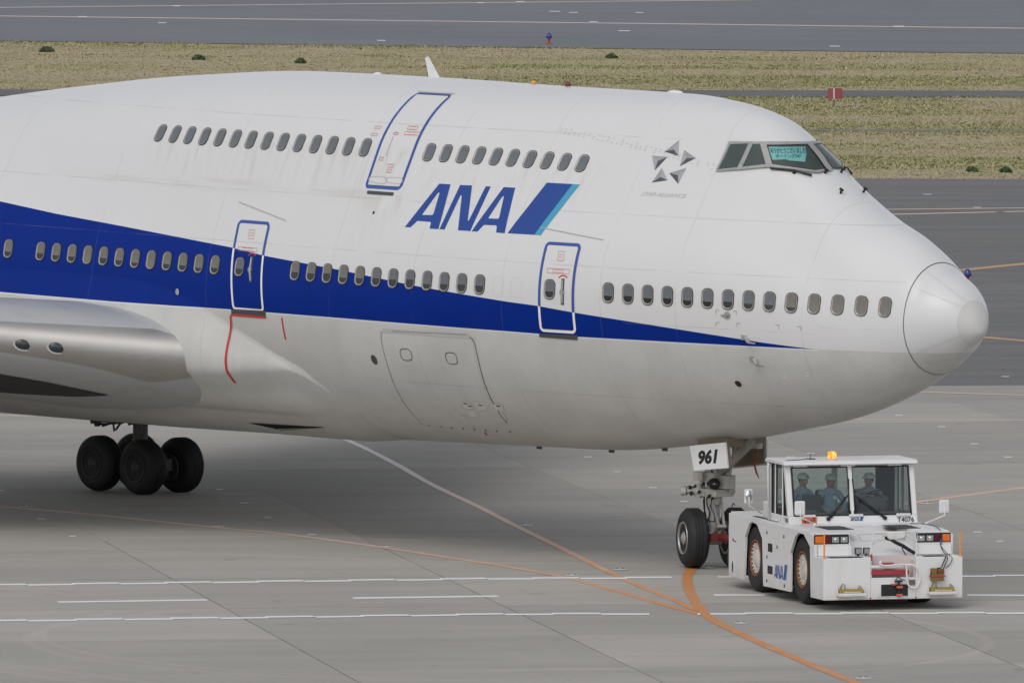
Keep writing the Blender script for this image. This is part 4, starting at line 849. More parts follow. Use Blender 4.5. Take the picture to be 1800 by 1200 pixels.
b = MB(); b.box(NX+.22, NX+.46, -.12, .16, 1.80, 2.07); b.cyl((NX+.47, .03, 1.96), (NX+.475, .03, 1.96), .05); b.build('lamp_box', M_GEARW, NG, bevel=.012)
b = MB(); b.bar((NX+.18, 0, 2.12), (NX+1.15, 0, 2.86), .10, .17); b.bar((NX+.18, -.12, 1.75), (NX+.30, -.30, 2.8), .07, .07); b.bar((NX+.18, .16, 1.75), (NX+.30, .34, 2.8), .07, .07); b.box(NX+.55, NX+1.35, -.06, .06, 2.68, 2.80); b.build('drag_brace', M_STEEL, NG, bevel=.012)
b = MB(); b.box(NX+.05, NX+.95, -.55, .55, 2.70, 2.98); b.build('gear_bay', M_PRIM, NG)
q = [(-7.64, 2.70), (-6.58, 2.84), (-6.50, 2.31), (-7.50, 2.19)]
b = MB(); b.prism(q, 'y', -.80, -.745); dr = b.build('gear_door', M_WPAINT, AC, bevel=.012); dr['label'] = 'white nose gear door with number 961'
b = MB(); b.prism([(-7.60, 2.66), (-6.62, 2.79), (-6.55, 2.34), (-7.47, 2.24)], 'y', -.744, -.70); b.bar((-6.60, -.70, 2.78), (-6.53, -.70, 2.35), .06, .05); b.build('door_liner', M_PRIM, dr)
b = MB(); b.prism([(-7.95, 2.66), (-6.95, 2.82), (-6.92, 2.28), (-7.93, 2.14)], 'y', .745, .80); dp = b.build('gear_door', M_WPAINT, AC, bevel=.012)
b = MB(); b.prism([(-7.92, 2.63), (-6.97, 2.78), (-6.95, 2.31), (-7.90, 2.18)], 'y', .70, .742); b.bar((-6.96, .69, 2.80), (-6.94, .69, 2.30), .05, .05); b.bar((-7.9, .69, 2.2), (-6.96, .69, 2.33), .05, .05); b.build('door_liner', M_PRIM, dp)
def serif_digits():
    bm = text_mesh('961', 1.0, .32, .045); fit_bm(bm, 0, 1, 0, 1); return bm
def on_door(u, v, h):
    a = Vector((-7.545, 0, 2.255)).lerp(Vector((-7.655, 0, 2.655)), v); c = Vector((-6.555, 0, 2.36)).lerp(Vector((-6.62, 0, 2.79)), v)
    p = a.lerp(c, .22+u*.60); return (p.x, -.803-h, p.z-.005)
flat('registration_number', (lambda bm: ([setattr(v.co, 'y', .13+v.co.y*.72) for v in bm.verts], bm)[1])(serif_digits()), on_door, M_BLACK, dr, .003)
b = MB(); b.tube([(-6.52, .05, 2.74), (-6.50, .03, 2.55), (-6.53, 0, 2.35), (-6.44, -.02, 2.18), (-6.36, -.02, 2.07)], [.014, .022, .022, .02, .006], 6); b.build('pin_streamer', plain('dark_red_cloth', (.16, .018, .02), .8), AC, smooth=True)
# port wing gear
gz = -.131; GX = -31.87; GY = 5.5; ax = Vector((0, 1, 0))
mg = MB(); mg.cyl((GX, GY, gz+.66), (GX, GY, 2.2), .17, n=20); mg.cyl((GX, GY, 1.38), (GX, GY, 4.2), .25, n=20); mg.cyl((GX, GY, 1.50), (GX, GY, 1.75), .36, .40, n=20); mg.cyl((GX, GY, 1.75), (GX, GY, 2.3), .40, n=20); mg.cyl((GX+.22, GY-.22, 1.2), (GX+.22, GY-.22, 1.8), .06, n=12); mg.bar((GX-.95, GY, gz+.66), (GX+.95, GY, gz+.66), .24, .26)
for s in (-.735, .735): mg.cyl((GX+s, GY-.6, gz+.622), (GX+s, GY+.6, gz+.622), .085, n=16)
M_GDARK = plain('shaded_grimy_steel', (.07, .068, .064), .55, metal=.3, dirt=(.20, .19, .18), dscale=6)  # grimy steel, darkened so its colour carries the shade below the wing
MG = mg.build('main_gear', M_GDARK, AC, angle=40)
for sx in (-.735, .735):
    for sy in (-.56, .56): wheel(MG, (GX+sx, GY+sy, gz+.622), ax, w=.53, rim_mat=plain('shaded_rim', (.030, .029, .030), .6, dirt=(.075, .07, .068), dscale=8), tyre=plain('shaded_black_tyre', (.0075, .008, .0095), .7, var=.3))  # rims and tyres coloured near black to paint in the under-wing shade
b = MB(); b.bar((GX+.1, GY, 1.9), (GX+1.6, GY-.4, 3.6), .14, .14); b.bar((GX-1.15, GY-.45, 1.42), (GX+.1, GY-.15, 1.66), .12, .16); b.bar((GX-1.2, GY-.5, 1.62), (GX-.1, GY-.25, 1.50), .07, .08); b.bar((GX-1.1, GY-.3, 1.3), (GX-1.05, GY-.45, 1.75), .12, .12)
for k in range(16): q = RNG.random(3); b.tube([(GX-1.2+1.2*q[0], GY-.5+.5*q[1], 1.22+.45*q[2]), (GX-.7+.7*q[1], GY-.35+.3*q[2], 1.40+.35*q[0]), (GX-.1, GY-.1, 1.75)], .028, 6)
b.build('side_brace', M_GDARK, MG, angle=40)
b = MB(); b.cyl((GX+.735, GY+.20, .45), (GX+.735, GY+.25, .45), .30, n=24); b.tube([(GX+.60, GY+.18, .75), (GX+.8, GY+.14, .55), (GX+.75, GY+.12, .25)], .05, 8); b.build('brake_unit', M_GDARK, MG, angle=40)
# small drains along the keel
for x in (-12.9, -10.7, -9.1): b = MB(); z = 2.02+.0*x; pr = prof(np.array([x])); kz = float(pr[1][0]-pr[2][0]*pr[0][0]); b.bar((x-.07, -.1, kz-.02), (x+.08, -.1, kz-.02), .025, .07); b.build('drain_mast', M_DGREY, AC)

# paper sign behind the starboard windscreen
def sgn(u, v, h):
    a, b_, c, d_ = CK['sign']; f = lambda k: (d_[k]*(1-u)+c[k]*u)*(1-v)+(a[k]*(1-u)+b_[k]*u)*v
    return deck(f(0), f(1) + (.02 if v < .1 and u < .5 else 0), .021+h)
bm = poly_bm([(0, .0), (.45, .06), (1, -.04), (1, .5), (1, 1), (.5, 1), (0, 1)]); 
for k in np.arange(.1, 1, .1): bmesh.ops.bisect_plane(bm, geom=bm.verts[:]+bm.edges[:]+bm.faces[:], plane_co=(k, 0, 0), plane_no=(1, 0, 0))
MSIGN = plain('sign_paper', (.36, .78, .76), .7, var=.05)
Vv = [sgn(v.co.x, v.co.y, 0) for v in bm.verts]; bm.verts.index_update(); Ff = [[v.index for v in q.verts] for q in bm.faces]; bm.free()
SG = mobj('paper_sign', Vv, Ff, MSIGN)
tag(SG, 'pale turquoise paper sign with Japanese thanks behind the cockpit windscreen', 'sign')
SGT = []
for body_, (v0, v1), (u0, u1), bold in (('ありがとうございました', (.55, .93), (.03, .97), .012), ('ボーイング747', (.20, .50), (.14, .84), .01)):
    bm = text_mesh(body_, 1, 0, bold); fit_bm(bm, u0, u1, v0, v1)
    n = len(bm.verts)
    if n:
        for v in bm.verts: v.co = sgn(v.co.x, v.co.y, .003)
        o = bmobj('lettering', bm, plain('sign_ink', (.010, .022, .05), .6), SG)
SG.location = (0, 0, ROOTZ); SG.rotation_euler = (0, PITCH, 0)

# ====================================================================================== airfield surfaces
VIEW_AZ = AZ
def sheet(name, pts, z, mat):
    o = mobj(name, [(x, y, z) for x, y in pts], [tuple(range(len(pts)))], mat); return struct(o)
def across(p, ang, back=700, fwd=700):
    d = (math.cos(R(ang)), math.sin(R(ang))); return (p[0]-d[0]*back, p[1]-d[1]*back), (p[0]+d[0]*fwd, p[1]+d[1]*fwd)
def strip(name, p, pa, q, qa, z, mat, L=700):
    a, b = across(p, pa, L, L); c, d = across(q, qa, L, L); return sheet(name, [a, b, d, c], z, mat)
sheet('ground', [(-3500, -3500), (3500, -3500), (3500, 3500), (-3500, 3500)], -.045, M_GRASS)
strip('runway', (-222.6, 206.5), 33.0, (-330.0, 370.0), 33.0, -.020, M_RUN, 900)
strip('taxiway', (-46.16, 46.55), 49.9, (-127.3, 126.9), 46.9, -.016, M_TAXI, 900)
strip('service_path', (-188.0, 165.3), 49.8, (-198.0, 164.0), 49.6, -.024, M_PATH)
strip('drain_channel', (-155.5, 153.5), 48.5, (-157.0, 155.2), 48.5, -.032, plain('dusty_channel', (.20, .175, .13), .9, var=.3))
# concrete apron laid in slabs
UA = R(56.5); UX, UY = math.cos(UA), math.sin(UA)
def uv(u, v): return (u*UX - v*UY, u*UY + v*UX)
base = struct(mobj('apron', [(*uv(u, v), -.055) for u, v in ((-250, -400), (330, -400), (330, 64.3), (-250, 64.3))], [(0, 1, 2, 3)], M_JOINT))
us = [-250, -150, -80, -59, -52, -44.5, -37, -30, -23, -15.8, -10.22, -2.95, 4.3, 11.5, 18.7, 26, 33.2, 40.4, 47.6, 54.8, 62, 69.2, 90, 160, 330]
vs = [-400, -200, -100, -60, -45, -38, -31, -24, -17, -9.8, -2.6, 4.73, 7.67, 15.2, 21.8, 29, 36.2, 43.4, 50.6, 57.6, 64.3]
SLABS = {}
def slab_mesh(w, h, gx, gy):
    k = (round(w, 2), round(h, 2), gx, gy)
    if k not in SLABS:
        b = MB(); b.box(gx/2, w-gx/2, gy/2, h-gy/2, -.06, 0.0); me = bpy.data.meshes.new('slab'); me.from_pydata(b.v, [], b.f); me.materials.append(M_CONC); me.update(); SLABS[k] = me
    return SLABS[k]
for i in range(len(us)-1):
    for j in range(len(vs)-1):
        w, h = us[i+1]-us[i], vs[j+1]-vs[j]
        o = bpy.data.objects.new('slab', slab_mesh(w, h, .030 if vs[j] < 8 else .010, .13 if vs[j] in (4.73, 7.67) or vs[j+1] in (4.73, 7.67) else (.024 if vs[j] < 8 else .012))); link(o, base)
        x, y = uv(us[i], vs[j]); o.location = (x, y, RNG.random()*.003-.0015); o.rotation_euler = (0, 0, UA)

def ribbon(name, pts, w, z, mat, wear_sheen=None, smooth=True, n=60):
    P = np.array(smooth_loop(pts, n, False) if smooth and len(pts) > 2 else pts, float); t = np.gradient(P, axis=0); t /= np.linalg.norm(t, axis=1)[:, None]+1e-9
    nn = np.stack([-t[:, 1], t[:, 0]], -1)
    jit = 1+.07*np.array([RNG.normal() for _ in P])[:, None]
    A = P+nn*w/2*jit; B = P-nn*w/2*jit; m = len(P)
    V = [(a, b, z) for a, b in A]+[(a, b, z) for a, b in B]; F = [(i, m+i, m+i+1, i+1) for i in range(m-1)]
    o = struct(mobj(name, V, F, mat))
    me = o.data; at = me.attributes.new('wear_sheen', 'FLOAT', 'POINT')
    d = np.r_[0, np.cumsum(np.linalg.norm(np.diff(P, axis=0), axis=1))]; d = d/d[-1]
    wv = np.interp(d, *wear_sheen) if wear_sheen else np.zeros(m)
    at.data.foreach_set('value', np.r_[wv, wv].astype(np.float32)); return o
G = {"line_left":[[-34.26,0.07],[-30.38,0.06],[-27.49,0.03],[-22.62,-0.43],[-20.35,-0.55],[-15.98,-1.58],[-13.18,-2.38],[-10.43,-3.17],[-7.59,-4.23],[-3.98,-6.07],[-1.04,-7.63],[0.9,-8.57]],"line_mid":[[-45.04,22.92],[-43.16,21.66],[-39.13,18.99],[-34.21,15.55],[-29.09,11.88],[-23.52,8.09],[-19.2,5.07],[-15.29,2.39],[-10.12,-1.18],[-6.51,-3.65],[-3.43,-5.65],[-2.1,-6.5],[-0.0,-7.93]],"line_nose":[[-7.99,-0.33],[-6.43,-1.97],[-4.52,-3.81],[-1.85,-6.2],[0.71,-8.38],[2.56,-9.78],[5.98,-12.11],[9.24,-14.24],[11.89,-15.95],[13.76,-17.13],[18.72,-20.4]],"line_right":[[-17.5,14.87],[-18.17,16.47],[-18.93,18.82],[-19.73,21.46],[-21.24,26.74]],"y1":[[-114.45,107.36],[-112.83,110.24],[-110.76,114.29]],"y2":[[-111.48,104.44],[-110.42,108.1],[-109.15,112.64]],"o1":[[-84.16,79.95],[-85.21,85.55],[-86.48,89.52],[-87.88,93.44]],"o2":[[-63.44,61.58],[-60.83,61.82],[-59.04,61.54],[-56.24,60.88]],"w1":[[-46.92,42.99],[-45.23,43.76],[-42.68,44.86],[-41.36,45.56]],"w2":[[-40.85,33.04],[-38.89,35.03],[-35.96,38.0],[-34.08,40.06]],"l1":[[-281.67,206.36],[-274.5,211.03],[-246.31,229.42],[-232.23,238.16],[-225.39,242.62]],"l0":[[-285.79,209.82],[-283.95,219.2],[-277.58,236.07],[-271.08,253.32]],"run_edge":[[-249.45,189.38],[-235.15,197.3],[-222.62,206.55],[-209.72,215.2]],"g1b":[[-210.91,156.08],[-190.36,175.42],[-183.3,188.26]],"pathb":[[-202.02,148.39],[-181.36,169.92],[-175.41,180.22]],"thin":[[-159.58,152.33],[-154.05,158.44],[-157.77,150.54],[-152.62,156.98]],"g2b":[[-129.32,124.75],[-125.27,129.08]],"apron":[[-47.01,45.54],[-45.32,47.55]],"lights":[[-30.0,0.5],[-22.86,-0.21],[-16.21,-1.37],[-18.77,5.07],[-8.53,-1.89],[-7.66,-0.19],[2.73,-9.37],[13.16,-16.35],[-17.66,16.27],[-8.09,-3.68]],"ticks":[[-31.15,7.26],[-27.65,4.85],[-24.14,2.38],[-19.85,-0.21],[-34.08,3.27],[-26.97,-1.7],[-22.82,-4.42],[-33.44,20.87],[-29.43,17.99],[-25.19,15.06],[-21.68,12.64],[-27.05,28.39],[-11.0,11.12],[-8.86,9.63],[-48.24,49.85],[-35.57,34.75],[-39.22,36.93],[-30.75,31.0],[-30.36,24.5],[-30.89,25.67]],"rticks":[[-280.29,227.52],[-271.48,213.65],[-262.55,210.84],[-274.66,242.8],[-274.73,245.59],[-263.06,236.91],[-261.29,236.49],[-251.21,228.24],[-241.25,220.74],[-238.83,203.13],[-220.95,214.47],[-237.79,235.39],[-259.33,239.06]],"tticks":[[-112.02,113.36],[-109.38,111.76],[-119.49,118.52]],"edge":[[-230.97,206.21],[-79.83,80.38]],"sign":[[-172.97,166.97]],"shrub":[[-237.98,182.2],[-226.71,181.17],[-221.01,181.99],[-217.06,196.85],[-130.67,131.96],[-129.6,132.59],[-217.85,193.64],[-227.0,180.79]],"lane_hi":[[-13.86,-14.21],[-11.88,-10.56],[-8.63,-5.66],[-1.6,2.96]],"lane_lo":[[-7.17,-20.0],[-4.76,-16.17],[-1.8,-11.27],[0.26,-8.57],[4.64,-3.4]],"dash":[[[-9.86,-16.14],[-8.33,-13.51]],[[-6.74,-11.01],[-5.2,-8.47]],[[-2.56,-4.97],[-1.89,-4.19]],[[0.78,-1.09],[1.58,-0.27]]],"trench":[[-16.88,-11.6],[-10.98,-2.65],[-4.35,5.77]]}
ribbon('taxi_line', [(-60, .2)]+G['line_left'], .19, .005, M_ORANGE, ([0, .3, .45, .55, .8, 1], [1.1, .7, .2, .75, .25, 0]))
ribbon('taxi_line', [(-75, 43.6)]+G['line_mid'], .17, .0065, M_ORANGE, ([0, .42, .62, .78, 1], [1.25, 1.25, .9, .25, .05]))  # pale far stretch: sky reflection under the fuselage painted into the line colour
ribbon('taxi_line', G['line_nose']+[(30, -27.6), (46, -37.5)], .215, .008, M_ORANGE, ([0, 1], [.0, .05]), n=90)
ribbon('taxi_line', G['line_right']+[(-27, 52)], .26, .005, M_ORANGE, ([0, 1], [.35, .35]))
def longline(k, w, z, mat, wear_sheen=None, ext=60, name='edge_line'):
    P = G[k]; a = np.array(P[0]); b = np.array(P[-1]); d = (b-a)/np.linalg.norm(b-a)
    ribbon(name, [tuple(a-d*ext)]+P+[tuple(b+d*ext)], w, z, mat, wear_sheen or ([0, 1], [.4, .4]), smooth=False)
longline('y1', .42, -.010, M_PINK); longline('y2', .55, -.010, M_PINK)
longline('o1', .55, -.010, M_AMBER); longline('o2', .45, -.010, M_AMBER)
longline('w1', .32, .005, M_PINK); longline('w2', .32, .005, M_PINK)
longline('l1', .95, -.014, M_PINK, ([0, 1], [.8, .8])); longline('l0', .80, -.014, M_PINK, ([0, 1], [.8, .8]))
def lane(P, w, side):
    P = np.array(P, float); d = np.r_[0, np.cumsum(np.linalg.norm(np.diff(P, axis=0), axis=1))]; L = d[-1]; a = -9.0; k = 0; V = []; F = []
    f = lambda s: np.array([np.interp(s, d, P[:, 0]), np.interp(s, d, P[:, 1])]) + (0 if 0 <= s <= L else (s if s < 0 else s-L))*(P[-1]-P[0])/np.linalg.norm(P[-1]-P[0])
    while a < L+9:
        b = a+.955; p, q = f(a), f(b); t = (q-p)/np.linalg.norm(q-p); n = np.array([-t[1], t[0]]); o = n*(w*.25 if k % 2 else -w*.25)
        if not any(abs(float((p+q)[0]/2)-gx) < .5 and abs(float((p+q)[1]/2)-gy) < .75 for gx, gy in ((.25, -8.4), (-6.0, -2.6))):
            m = len(V); V += [(*(p+o+n*w*.5), .0075), (*(p+o-n*w*.5), .0075), (*(q+o-n*w*.5), .0075), (*(q+o+n*w*.5), .0075)]; F.append((m, m+1, m+2, m+3))
        a += .955; k += 1
    return struct(mobj('lane_edge_line', V, F, M_WHITE_L))
lane([G['lane_hi'][0], (-8.63, -5.66), (-3.6, 1.2), (1.2, 7.4)], .34, 1); lane([G['lane_lo'][0], (-1.8, -11.27), (4.64, -3.4)], .34, 1)
for a, b in G['dash']: ribbon('lane_dash', [a, b], .32, .0060, M_WHITE_L, smooth=False)
d0 = np.array((.837, .547))
# short painted ticks beside the centre lines
def ticks(pts, L, w, z, name, ang=46.5):
    V = []; F = []
    for i, (x, y) in enumerate(pts):
        a = R(ang)+RNG.normal()*.05; c, s = math.cos(a), math.sin(a); l = L*(.8+.4*RNG.random())/2; m = len(V)
        V += [(x+c*l*i_-s*w/2*j_, y+s*l*i_+c*w/2*j_, z) for i_, j_ in ((-1, -1), (1, -1), (1, 1), (-1, 1))]; F.append((m, m+1, m+2, m+3))
    return struct(mobj(name, V, F, M_WHITE_L))
ticks(G['ticks'], .17, .22, .006, 'survey_ticks'); ticks(G['rticks'], .45, .8, -.012, 'runway_ticks'); ticks(G['tticks'], .28, .3, -.010, 'taxiway_ticks')
# inset lights along the guide lines
LIGHT_LAB = ['flat inset light on the pale guide line at the far left of the apron', 'flat inset light on the guide line left of the main wheels shadow edge', 'flat inset light along the faded guide line in front of the fuselage', 'flat inset light beside the pale diagonal line under the belly', 'flat inset light between the two merging orange lines', 'flat inset light just right of the steered nose wheel', 'flat inset light right of the single orange line near the white lane edge', 'flat inset light beside the orange line at the bottom of the picture', 'flat inset light under the pale line right of the tug cab', 'flat inset light below the two converging guide lines']
il = MB(); il.lathe((0, 0, .001), (0, 0, 1), [(.0, .16), (.004, .155), (.012, .10), (.020, .075), (.020, .001)], 20)
il0 = il.build('inset_light', plain('cast_ring', (.62, .62, .61), .5, metal=.3), angle=40)
b = MB(); b.box(.02, .085, -.035, .035, .018, .026); b.box(-.085, -.02, -.035, .035, .018, .026); lens0 = b.build('lens', M_BLACK, il0)
for i, (x, y) in enumerate(G['lights']):
    o = il0 if i == 0 else link(il0.copy())
    if i: c = lens0.copy(); link(c, o)
    o.location = (x, y, .008); o.rotation_euler = (0, 0, R(40)); tag(o, LIGHT_LAB[i], 'inset light', 'inset lights along the guide lines')
# blue edge lights
for i, ((x, y), lab) in enumerate(zip(G['edge'], ('small blue edge light on a red stem at the far runway edge', 'blue domed edge light on a red stem just right of the nose'))):
    t = thing('edge_light', lab, 'edge light', (x, y, -.02), group='blue edge lights')
    k = 1.0 if i else 1.15
    b = MB(); b.lathe((0, 0, 0), (0, 0, 1), [(0, .10*k), (.03, .10*k), (.05, .045*k), (.20*k, .045*k), (.24*k, .085*k), (.25*k, .085*k)], 16); b.build('stem', plain('stem_red', (.42, .05, .02), .5), t, angle=40)
    b = MB(); b.lathe((0, 0, .25*k), (0, 0, 1), [(0, .115*k), (.05*k, .12*k), (.13*k, .10*k), (.18*k, .06*k), (.20*k, .001)], 18); b.lathe((0, 0, .25*k), (0, 0, 1), [(-.02, .001), (-.015, .13*k), (.01, .13*k), (.02, .115*k)], 18)
    gl = NT('blue_glass'); gl.base((.015, .02, .22)); gl.set(Roughness=.12, Coat_Weight=.5); b.build('dome', gl.m, t, angle=40)
# red board on a post
x, y = G['sign'][0]
t = thing('marker_board', 'small red two-panel marker board on a thin post in the dry grass', 'sign', (x, y, -.1), R(-46))
b = MB(); b.cyl((0, 0, 0), (0, 0, .88), .022, n=10); b.build('post', plain('rusty_post', (.12, .09, .07), .8), t)
MRB = plain('faded_red_board', (.27, .062, .075), .65, var=.2, scale=8)
for s, w in ((-1, .25), (1, .335)):
    b = MB(); d = Vector((.22*w, s*w, 0)); b.bar(Vector((.0, s*.03, .62))-Vector((0, 0, 0)), Vector((-.06, s*w, .62)), .02, .42) ; b.build('board', MRB, t, bevel=.003)
b = MB(); b.box(.0, .03, -.028, .028, .41, .85); b.build('edge_strip', plain('chipped_white', (.58, .55, .52), .6, dirt=(.25, .15, .12), dscale=9), t)
b = MB(); b.box(.3, .55, -.4, .75, .0, .12)
struct(b.build('kerb_slab', plain('old_concrete', (.33, .31, .28), .9, dirt=(.15, .14, .12)))).matrix_world = Matrix.Translation((x, y, -.1)) @ Matrix.Rotation(R(-46), 4, 'Z') @ Matrix.Translation((-2.7, .4, 0))
# ---- grass: individual blades in tufts, denser and greener where the ground is damp
def vn(P, s, seed):
    r = np.random.default_rng(seed); g = r.random((64, 64)); q = P*s; i = np.floor(q).astype(int); f = q-i; f = f*f*(3-2*f)
    a = g[i[:, 0] % 64, i[:, 1] % 64]; b = g[(i[:, 0]+1) % 64, i[:, 1] % 64]; c = g[i[:, 0] % 64, (i[:, 1]+1) % 64]; d = g[(i[:, 0]+1) % 64, (i[:, 1]+1) % 64]
    return (a*(1-f[:, 0])+b*f[:, 0])*(1-f[:, 1])+(c*(1-f[:, 0])+d*f[:, 0])*f[:, 1]
def m_blade(name, col, col2):
    t = NT(name); g = t.node('ShaderNodeNewGeometry'); n = t.noise(g.outputs['Position'], 1.6, 4)
    t.base(t.mix(n, col, col2)); t.set(Roughness=.8); return t.m
MB_G = [m_blade('straw_blade', (.46, .38, .235), (.53, .44, .28)), m_blade('olive_blade', (.38, .335, .175), (.45, .385, .22)), m_blade('green_blade', (.245, .255, .10), (.33, .32, .15))]
cx, cy = 175.965, -178.279
def tufts(name, d0, d1, n, lat=.080):
    """d0..d1: distance from the terminal side; spread over the visible width and a margin"""
    r = np.random.default_rng(int(d0)); d = d0+(d1-d0)*r.random(n); l = (r.random(n)*2-1)*lat*d
    ax = np.array([math.cos(AZ), math.sin(AZ)]); rx = np.array([math.sin(AZ), -math.cos(AZ)])
    P = np.array([cx, cy])+d[:, None]*ax+l[:, None]*rx
    L = np.stack([P@np.array([.682, .731]), P@np.array([-.731, .682])], -1)
    k = .78*vn(L*np.array([.22, 1]), .17, 3)+.26*vn(L*np.array([.4, 1]), .7, 5)+.08*vn(L, 2.9, 8)
    return P, k, r
def grass(name, d0, d1, n, keep):
    P, k, r = tufts(name, d0, d1, n); m = keep(P); P, k = P[m], k[m]; n = len(P); B = 4
    h = (.010+.026*r.random((n, B)))*(1+1.4*(k[:, None] > .60)); a = r.random((n, B))*2*PI; ln = .04+.07*r.random((n, B)); w = .02+.03*r.random((n, B))
    bx = P[:, None, 0]+.14*r.normal(size=(n, B)); by = P[:, None, 1]+.14*r.normal(size=(n, B)); c, s = np.cos(a), np.sin(a); z = np.full((n, B), -.05)
    V = np.stack([np.stack([bx-s*w, by+c*w, z], -1), np.stack([bx+s*w, by-c*w, z], -1), np.stack([bx+c*ln, by+s*ln, z+h], -1)], 2).reshape(-1, 3)
    N = n*B; me = bpy.data.meshes.new(name); me.vertices.add(N*3); me.vertices.foreach_set('co', V.ravel().astype(np.float32))
    me.loops.add(N*3); me.loops.foreach_set('vertex_index', np.arange(N*3, dtype=np.int32)); me.polygons.add(N); me.polygons.foreach_set('loop_start', np.arange(0, N*3, 3, dtype=np.int32))
    mi = np.where(k+.09*r.normal(size=n) > .60, 2, np.where(k+.12*r.normal(size=n) > .52, 1, 0)); 
    for mt in MB_G: me.materials.append(mt)
    me.polygons.foreach_set('material_index', np.repeat(mi, B).astype(np.int32)); me.update(calc_edges=True)
    return stuff(link(bpy.data.objects.new(name, me)))
def rag(P): return 2.2*(vn(P, .7, 21)-.35)+.8*(vn(P, 2.6, 22)-.5)
def side_of(p, ang):
    n = np.array([-math.sin(R(ang)), math.cos(R(ang))]); return lambda P: (P-np.array(p))@n
e1 = side_of((-127.3, 126.9), 46.9); e2 = side_of((-188.0, 165.3), 49.8); e3 = side_of((-198.0, 164.0), 49.6); e4 = side_of((-222.6, 206.5), 33.0)
dr1 = side_of((-155.5, 153.5), 48.5); dr2 = side_of((-157.0, 155.2), 48.5)
grass('near_grass', 426, 506, 80000, lambda P: (e1(P) > .3-rag(P)) & (e2(P) < .1+rag(P)) & ~((dr1(P) > .4+rag(P)) & (dr2(P) < -.1)))
grass('far_grass', 503, 572, 64000, lambda P: (e3(P) > .1-rag(P)) & (e4(P) < .1+1.3*rag(P)))
# dark low shrubs
def shrub(x, y, w, h, lab):
    t = thing('shrub', lab, 'shrub', (x, y, -.05), group='low shrubs in the grass'); r = np.random.default_rng(int(abs(x)*10)); n = 420
    b = MB()
    for _ in range(n):
        a = r.random()*2*PI; q = r.random()**.5; z = h*(.05+.95*r.random()*(1-q*q*.75)); p = Vector((w/2*q*math.cos(a)*(1+.3*r.normal()*.5), w/2*q*math.sin(a), z)); s = .045+.05*r.random(); d = Vector(r.normal(size=3)).normalized(); e = d.orthogonal().normalized()
        b.m(int(r.random()*2)); b.add([p-d*s, p+e*s*.5, p+d*s, p-e*s*.5], [(0, 1, 2, 3)])
    b.build('foliage', [plain('shrub_leaf', (.045, .075, .028), .7), plain('shrub_leaf_light', (.08, .12, .045), .7)], t)
    b = MB()
    for k in range(5): a = k*1.3; b.tube([(0, 0, 0), (.12*w*math.cos(a), .12*w*math.sin(a), h*.4), (.3*w*math.cos(a+.3), .3*w*math.sin(a+.3), h*.75)], [.02, .014, .006], 5)
    b.build('stem', plain('shrub_stem', (.07, .05, .03), .9), t)
SH_L = ['dark shrub in the far grass strip at the upper left, leftmost of all', 'round dark shrub in the far grass above the aircraft hump', 'small dark shrub in the far grass right above the crown peak', 'low dark shrub in the far grass right of the blade aerial', 'low dark shrub near the taxiway edge, right of the cockpit', 'low dark shrub near the taxiway edge at the right picture border']
for (x, y), (w, h), l in zip(G['shrub'][:6], ((.62, .26), (.52, .24), (.45, .24), (.50, .20), (.40, .18), (.38, .20)), SH_L): shrub(x, y, w, h, l)

# ====================================================================================== tow tractor
TG = thing('tow_tractor', 'white four-wheel airport tow tractor with glazed cab and orange beacon', 'tow tractor', (2.401, -4.828, 0), R(-27.1))
def m_tug():
    t = NT('tug_white'); v = t.coord(); n = t.noise(v, 1.4, 5, .6); s = t.noise(v, 1.0, 6, .62, (3, 3, .5)); f = t.noise(v, 14, 5, .7); z = t.sep(v)[2]
    c = t.mix(n, (.67, .672, .67), (.71, .71, .712))
    c = t.mix(t.math('MULTIPLY', t.ramp(s, .5, .78), .22), c, (.52, .49, .44)); c = t.mix(t.math('MULTIPLY', t.ramp(f, .60, .75), .25), c, (.48, .45, .40))
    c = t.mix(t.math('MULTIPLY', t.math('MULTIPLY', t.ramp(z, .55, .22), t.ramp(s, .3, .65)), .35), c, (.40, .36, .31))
    t.base(c); t.put(t.b.inputs['Roughness'], t.math('MULTIPLY_ADD', f, .2, .30)); t.bump(n, .15, .02); return t.m
M_TUG = m_tug(); M_DK = plain('chassis_black', (.018, .018, .018), .7); M_HUB = plain('hub_white', (.56, .54, .50), .55, dirt=(.26, .12, .06), dscale=7, damt=.7); M_RUST = plain('rusty_ring', (.22, .085, .035), .8, var=.4, scale=14)
M_CABG = m_clear('tinted_cab_glass', (.70, .78, .76), .04); M_CABIN = plain('cabin_grey', (.17, .185, .19), .7); M_SEAT = plain('seat_vinyl', (.035, .038, .042), .6)
M_ORG = plain('rod_orange', (.85, .28, .03), .45, var=.05); M_YEL = plain('chock_yellow', (.30, .22, .03), .6, dirt=(.12, .09, .03), dscale=14); M_BRN = plain('chock_brown', (.20, .12, .035), .7, dirt=(.05, .03, .02), dscale=16)
# side panels with angular wheel openings
prof_side = [(-6.40, .215), (-6.40, 1.50), (-.98, 1.50), (-.62, 1.44), (-.62, 1.05), (-.60, 1.045), (-.60, .215), (-.85, .215), (-.92, 1.22), (-1.34, 1.435), (-1.71, 1.435), (-1.93, 1.33), (-2.24, .99), (-2.25, .215), (-4.04, .195), (-4.12, 1.14), (-4.48, 1.40), (-4.82, 1.43), (-5.04, 1.365), (-5.30, 1.09), (-5.40, .215)]
b = MB(); b.prism(prof_side, 'y', -1.45, -1.39); b.prism(prof_side, 'y', 1.39, 1.45)
b.box(-6.40, -6.34, -1.388, 1.388, .30, 1.50)
b.box(-6.36, -3.96, -1.42, 1.42, 1.501, 1.535); b.box(-3.96, -2.58, -1.42, 1.42, 1.498, 1.525)
body_t = b.build('body', M_TUG, TG, bevel=.018)
for (x0, x1) in ((-.6, -2.5), (-3.9, -5.7)): pass
